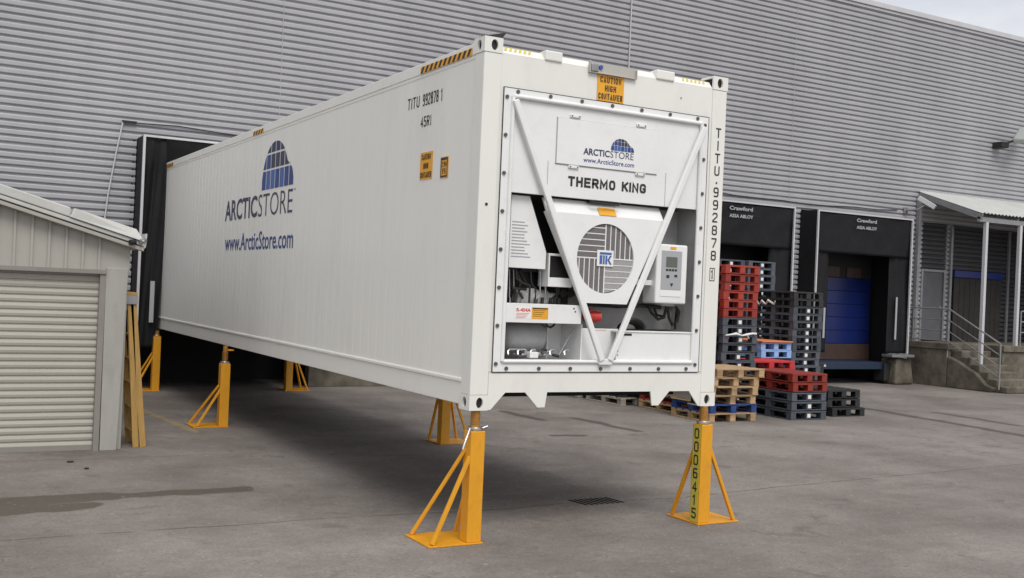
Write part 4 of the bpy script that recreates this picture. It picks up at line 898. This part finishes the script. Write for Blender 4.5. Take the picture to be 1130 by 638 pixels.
# hazard stripes under the top rail
def stripes(y0, y1, z0, z1, x_, n_):
    sgn = MB().box(x_, x_+.003, y0, y1, z0, z1).build('hazard_stripe', 'sign_yellow', ct)
    mb = MB(); wd = (y1-y0)/n_
    for k in range(n_):
        a = y0+k*wd; mb.add([(x_-.0015, a+wd*.05, z1), (x_-.0015, a+wd*.52, z1), (x_-.0015, min(y1, a+wd*.98), z0), (x_-.0015, min(y1, a+wd*.5), z0)], [(0, 1, 2, 3)])
    mb.build('stripe_marks', 'ink_black', sgn)
stripes(.215, 1.18, 2.779, 2.835-.0, .0005, 11)
stripes(5.85, 6.3, 2.779, 2.83, .0005, 4)
stripes(11.0, 11.7, 2.779, 2.83, .0005, 6)
# hazard marks on the front header slope
def fs(u, dz): t = u; return (.012+.048*t-.0025, 2.786+.059*t+.002)
for a0, a1 in ((.19, .45), (1.95, 2.22)):
    mb = MB(); n_ = 6
    for k in range(n_):
        a = a0+(a1-a0)*k/n_; b = a+(a1-a0)/n_*.5; y0_, z0_ = fs(.45, 0); y1_, z1_ = fs(.98, 0)
        mb.add([(a, y0_, z0_), (b, y0_, z0_), (b+.02, y1_, z1_), (a+.02, y1_, z1_)], [(0, 1, 2, 3)])
    T(mb, 'hazard_stripe', 'strip_yellow')
T(MB().tube([(.075, -.001, 1.60), (.075, .004, 1.60)], .012, 12), 'plug_hole', 'ink_black')
T(MB().tube([(1.93, .006, 2.66), (1.93, .012, 2.66)], .008, 10), 'plug_hole', 'ink_grey')

# ------------------------------------------------------------------ pallets
GRP = 'pallets stacked in the yard'
ORD = 'topmost second third fourth fifth sixth seventh eighth ninth tenth eleventh twelfth thirteenth fourteenth fifteenth sixteenth seventeenth eighteenth nineteenth'.split()
protos = {}
def plastic(m_, w_, d_, lab):
    key = (m_, w_, d_, lab)
    if key in protos: return protos[key]
    h = .15; mb = MB()
    mb.box(0, w_, 0, d_, h-.034, h-.006)
    for fx in (0, w_/2-.06, w_-.12):
        for fy in (0, d_/2-.06, d_-.12):
            mb.box(fx+.002, fx+.118, fy+.002, fy+.118, .016, h-.034)
        mb.box(fx, fx+.12, 0, d_, 0, .016)
    mb.box(.12, w_-.12, 0.0, .05, 0, .014); mb.box(.12, w_-.12, d_-.05, d_, 0, .014)
    nsl = 7
    for k in range(nsl): mb.box(.01, w_-.01, .02+k*(d_-.02)/nsl, .02+(k+.72)*(d_-.02)/nsl, h-.006, h)
    o = mb.build('plastic_pallet', m_, None, bevel=.005)
    if lab: MB().box(w_/2-.032, w_/2+.036, -.003, 0.0, .038, .100).build('label', 'label_white' , o)
    protos[key] = [o, 0]; return protos[key]
def wooden(m_, w_, d_):
    key = (m_, w_, d_)
    if key in protos: return protos[key]
    o = bpy.data.objects.new('wooden_pallet', None); COL.objects.link(o)
    mb = MB(); rnd = random.Random(3)
    for k in range(6):
        a = k*(d_-.1)/5; mb.box(rnd.uniform(-.008, .008), w_+rnd.uniform(-.008, .008), a, a+.11 if k < 5 else d_, .122, .143)
    for fx in (0, w_/2-.06, w_-.12): mb.box(fx, fx+.12, .004, d_-.004, .102, .1215)
    mb.build('top_deck', m_, o, bevel=.002)
    for fx in (0, w_/2-.06, w_-.12):
        for fy in (0, d_/2-.06, d_-.12): MB().box(fx+.004, fx+.116, fy+.004, fy+.116, .0205, .1015).build('block', m_, o, bevel=.003)
        MB().box(fx, fx+.12, 0, d_, 0.001, .020).build('bottom_board', m_, o, bevel=.002)
    protos[key] = [o, 0]; return protos[key]
rs = random.Random(5)
def rng_v(a, b): return rs.uniform(a, b)
CN = {'plastic_red': 'dark red', 'plastic_bright_red': 'bright red', 'plastic_grey': 'dark grey', 'plastic_black': 'black', 'plastic_lightblue': 'light blue', 'plastic_orange': 'orange',
      'pallet_wood': 'bare wooden', 'pallet_grey_wood': 'weathered wooden', 'pallet_blue_wood': 'blue wooden'}
def stack(x, y, kinds, pitch, w_, d_, desc, jit=.012, rot=0.0, lab=True, offs={}, z0=0.0):
    n_ = len(kinds)
    for i, m_ in enumerate(kinds):        # bottom to top
        wood = m_.startswith('pallet'); P_ = wooden(m_, w_, d_) if wood else plastic(m_, w_, d_, lab and m_ == 'plastic_grey')
        o = P_[0] if P_[1] == 0 else copy_tree(P_[0]); P_[1] += 1
        dx, dy, rz_ = offs.get(i, (0, 0, 0))
        o.location = (x+rng_v(-jit, jit)+dx, y+rng_v(-jit, jit)+dy, -GZ+.002+z0+i*pitch); o.rotation_euler = (0, 0, R(rng_v(-1.3, 1.3)+rot+rz_)); 
        k = n_-1-i
        lb = ('single bright red pallet lying askew on dark grey pallets') if m_ == BR else ('topmost %s pallet of %s' % (CN[m_], desc)) if k == 0 else ('bottom %s pallet of %s' % (CN[m_], desc)) if i == 0 else ('%s %s from the top in %s' % (ORD[k], CN[m_]+' pallet', desc))
        tag(o, lb, 'pallet', GRP)
G_, K_, RD, BR = 'plastic_grey', 'plastic_black', 'plastic_red', 'plastic_bright_red'
WD, GW, BW = 'pallet_wood', 'pallet_grey_wood', 'pallet_blue_wood'
stack(7.45, 5.95, [WD, BW, WD, WD, WD, WD], .1445, 1.0, .98, 'wooden stack at the container corner', .02, offs={5: (.10, 0, 0), 4: (.03, 0, 1)})
stack(8.56, 7.0, [G_]*11+[RD]*6, .1525, .78, 1.15, 'the tall red-on-grey stack', .014)
stack(7.70, 7.10, [WD]+[RD]*12, .1525, .77, 1.1, 'the stack behind the wooden one', .010)
stack(9.23, 5.96, [G_, G_, G_, RD, RD], .1585, .8, 1.18, 'low red-on-grey front stack', .008)
stack(9.47, 7.25, [G_]*5, .150, .8, .72, 'the low stack behind the front one', .01)
stack(9.37, 7.22, [BR], .150, 1.08, .74, 'the low stack behind the front one', .0, z0=.755, rot=-1.5)
stack(10.43, 8.05, [K_]*6+['plastic_lightblue', 'plastic_lightblue'], .150, .78, 1.15, 'the stack capped light blue', .008, lab=False)
stack(11.37, 8.2, [G_]*13+[K_, K_], .1465, .78, 1.18, 'the dark stack before the blue door', .012)
stack(11.74, 9.95, [G_]*19, .149, .78, 1.15, 'the right rear grey stack', .012)
stack(10.90, 10.0, [G_]*19, .149, .78, 1.15, 'the left rear grey stack', .012)
stack(10.40, 6.28, [K_, K_, K_], .158, .8, 1.1, 'the low black stack at far right', .03, offs={0: (.05, -.05, 0)})
stack(7.42, 8.35, [GW, K_, K_, K_, K_, K_], .1480, .8, 1.1, 'the nearer stack seen under the container', .02, lab=False, rot=1)
stack(7.32, 9.62, [GW, K_, K_, K_, K_, K_], .1480, .8, 1.15, 'the farther stack seen under the container', .02, lab=False)
o = protos[('plastic_lightblue', .78, 1.15, False)][0]
# orange sheet lying on the light blue pallets
mb = MB().box(10.40, 11.2, 8.0, 9.15, .1685, .192); top_mesh(mb, 'orange_sheet', 'plastic_orange', (10.8, 8.6, .17), 'orange sheet lying on top of the light blue pallets', 'sheet', bevel=.004)
# crumpled white film caught on the grey pallets
mb = MB().tube([(8.58, 6.955, .33), (8.70, 6.945, .345), (8.80, 6.94, .36), (8.95, 6.945, .33), (9.05, 6.94, .35), (9.18, 6.94, .37), (9.27, 6.945, .365)], [.01, .014, .026, .012, .022, .018, .02], 7)
mb.tube([(9.05, 6.94, .35), (9.10, 6.935, .28)], [.012, .007], 6)
top_mesh(mb, 'film_and_scribble', 'label_white', (8.9, 6.95, .33), 'crumpled white film caught in the front of the grey pallets', 'plastic film')
mb = MB().tube([(11.34, 9.35, .97), (11.33, 9.2, .95), (11.34, 9.15, .88), (11.32, 9.05, .96), (11.34, 8.95, .89), (11.33, 8.88, .97), (11.34, 8.72, .90), (11.33, 8.68, .96)], [.008, .014, .01, .024, .016, .03, .02, .012], 6)
top_mesh(mb, 'film_and_scribble', 'litter', (11.34, 9, .93), 'illegible pale scribble on the side of the tall dark stack', 'plastic film')  # squiggle tube stands for pale graffiti on the pallet sides
# drain grate and litter
dg = thing('drain_grate', (2.03, 1.12, -GZ), 'black slotted drain grate set in the yard between the front jacks', 'drain')
for k in range(8):
    x = 1.80+k*.060; MB().hexa([(x, 1.0, -GZ+.001), (x+.026, 1.0, -GZ+.001), (x-.01, 1.27, -GZ+.001), (x-.036, 1.27, -GZ+.001), (x, 1.0, -GZ+.003), (x+.026, 1.0, -GZ+.003), (x-.01, 1.27, -GZ+.003), (x-.036, 1.27, -GZ+.003)]).build('slot', 'pit_shade', dg)  # flat black strips stand in for the shade down the slots
for i, (x, y, s, lb) in enumerate(((-2.25, 4.55, .03, 'small dark scrap on the ground in front of the shed'), (-2.15, 4.1, .025, 'small dark scrap lying nearer the camera before the shed'), (11.7, 7.3, .05, 'small pale scrap on the ground right of the black pallets'), (13.6, 9.4, .05, 'small pale scrap on the ground before the blue dock door'))):
    rr_ = random.Random(i); n_ = 7; pts = [(x+s*rr_.uniform(.6, 1.3)*math.cos(2*math.pi*k/n_), y+s*rr_.uniform(.6, 1.3)*math.sin(2*math.pi*k/n_)) for k in range(n_)]
    mb = MB().prism(pts, 'z', -GZ+.001, -GZ+.014)
    top_mesh(mb, 'scrap', 'litter' if x > 0 else 'iron', (x, y, -GZ), lb, 'scrap')

# ------------------------------------------------------------------ lift everything so the yard is at height 0
for o in list(scn.objects):
    if o.parent is None and o.type in ('MESH', 'EMPTY'): o.location.z += GZ
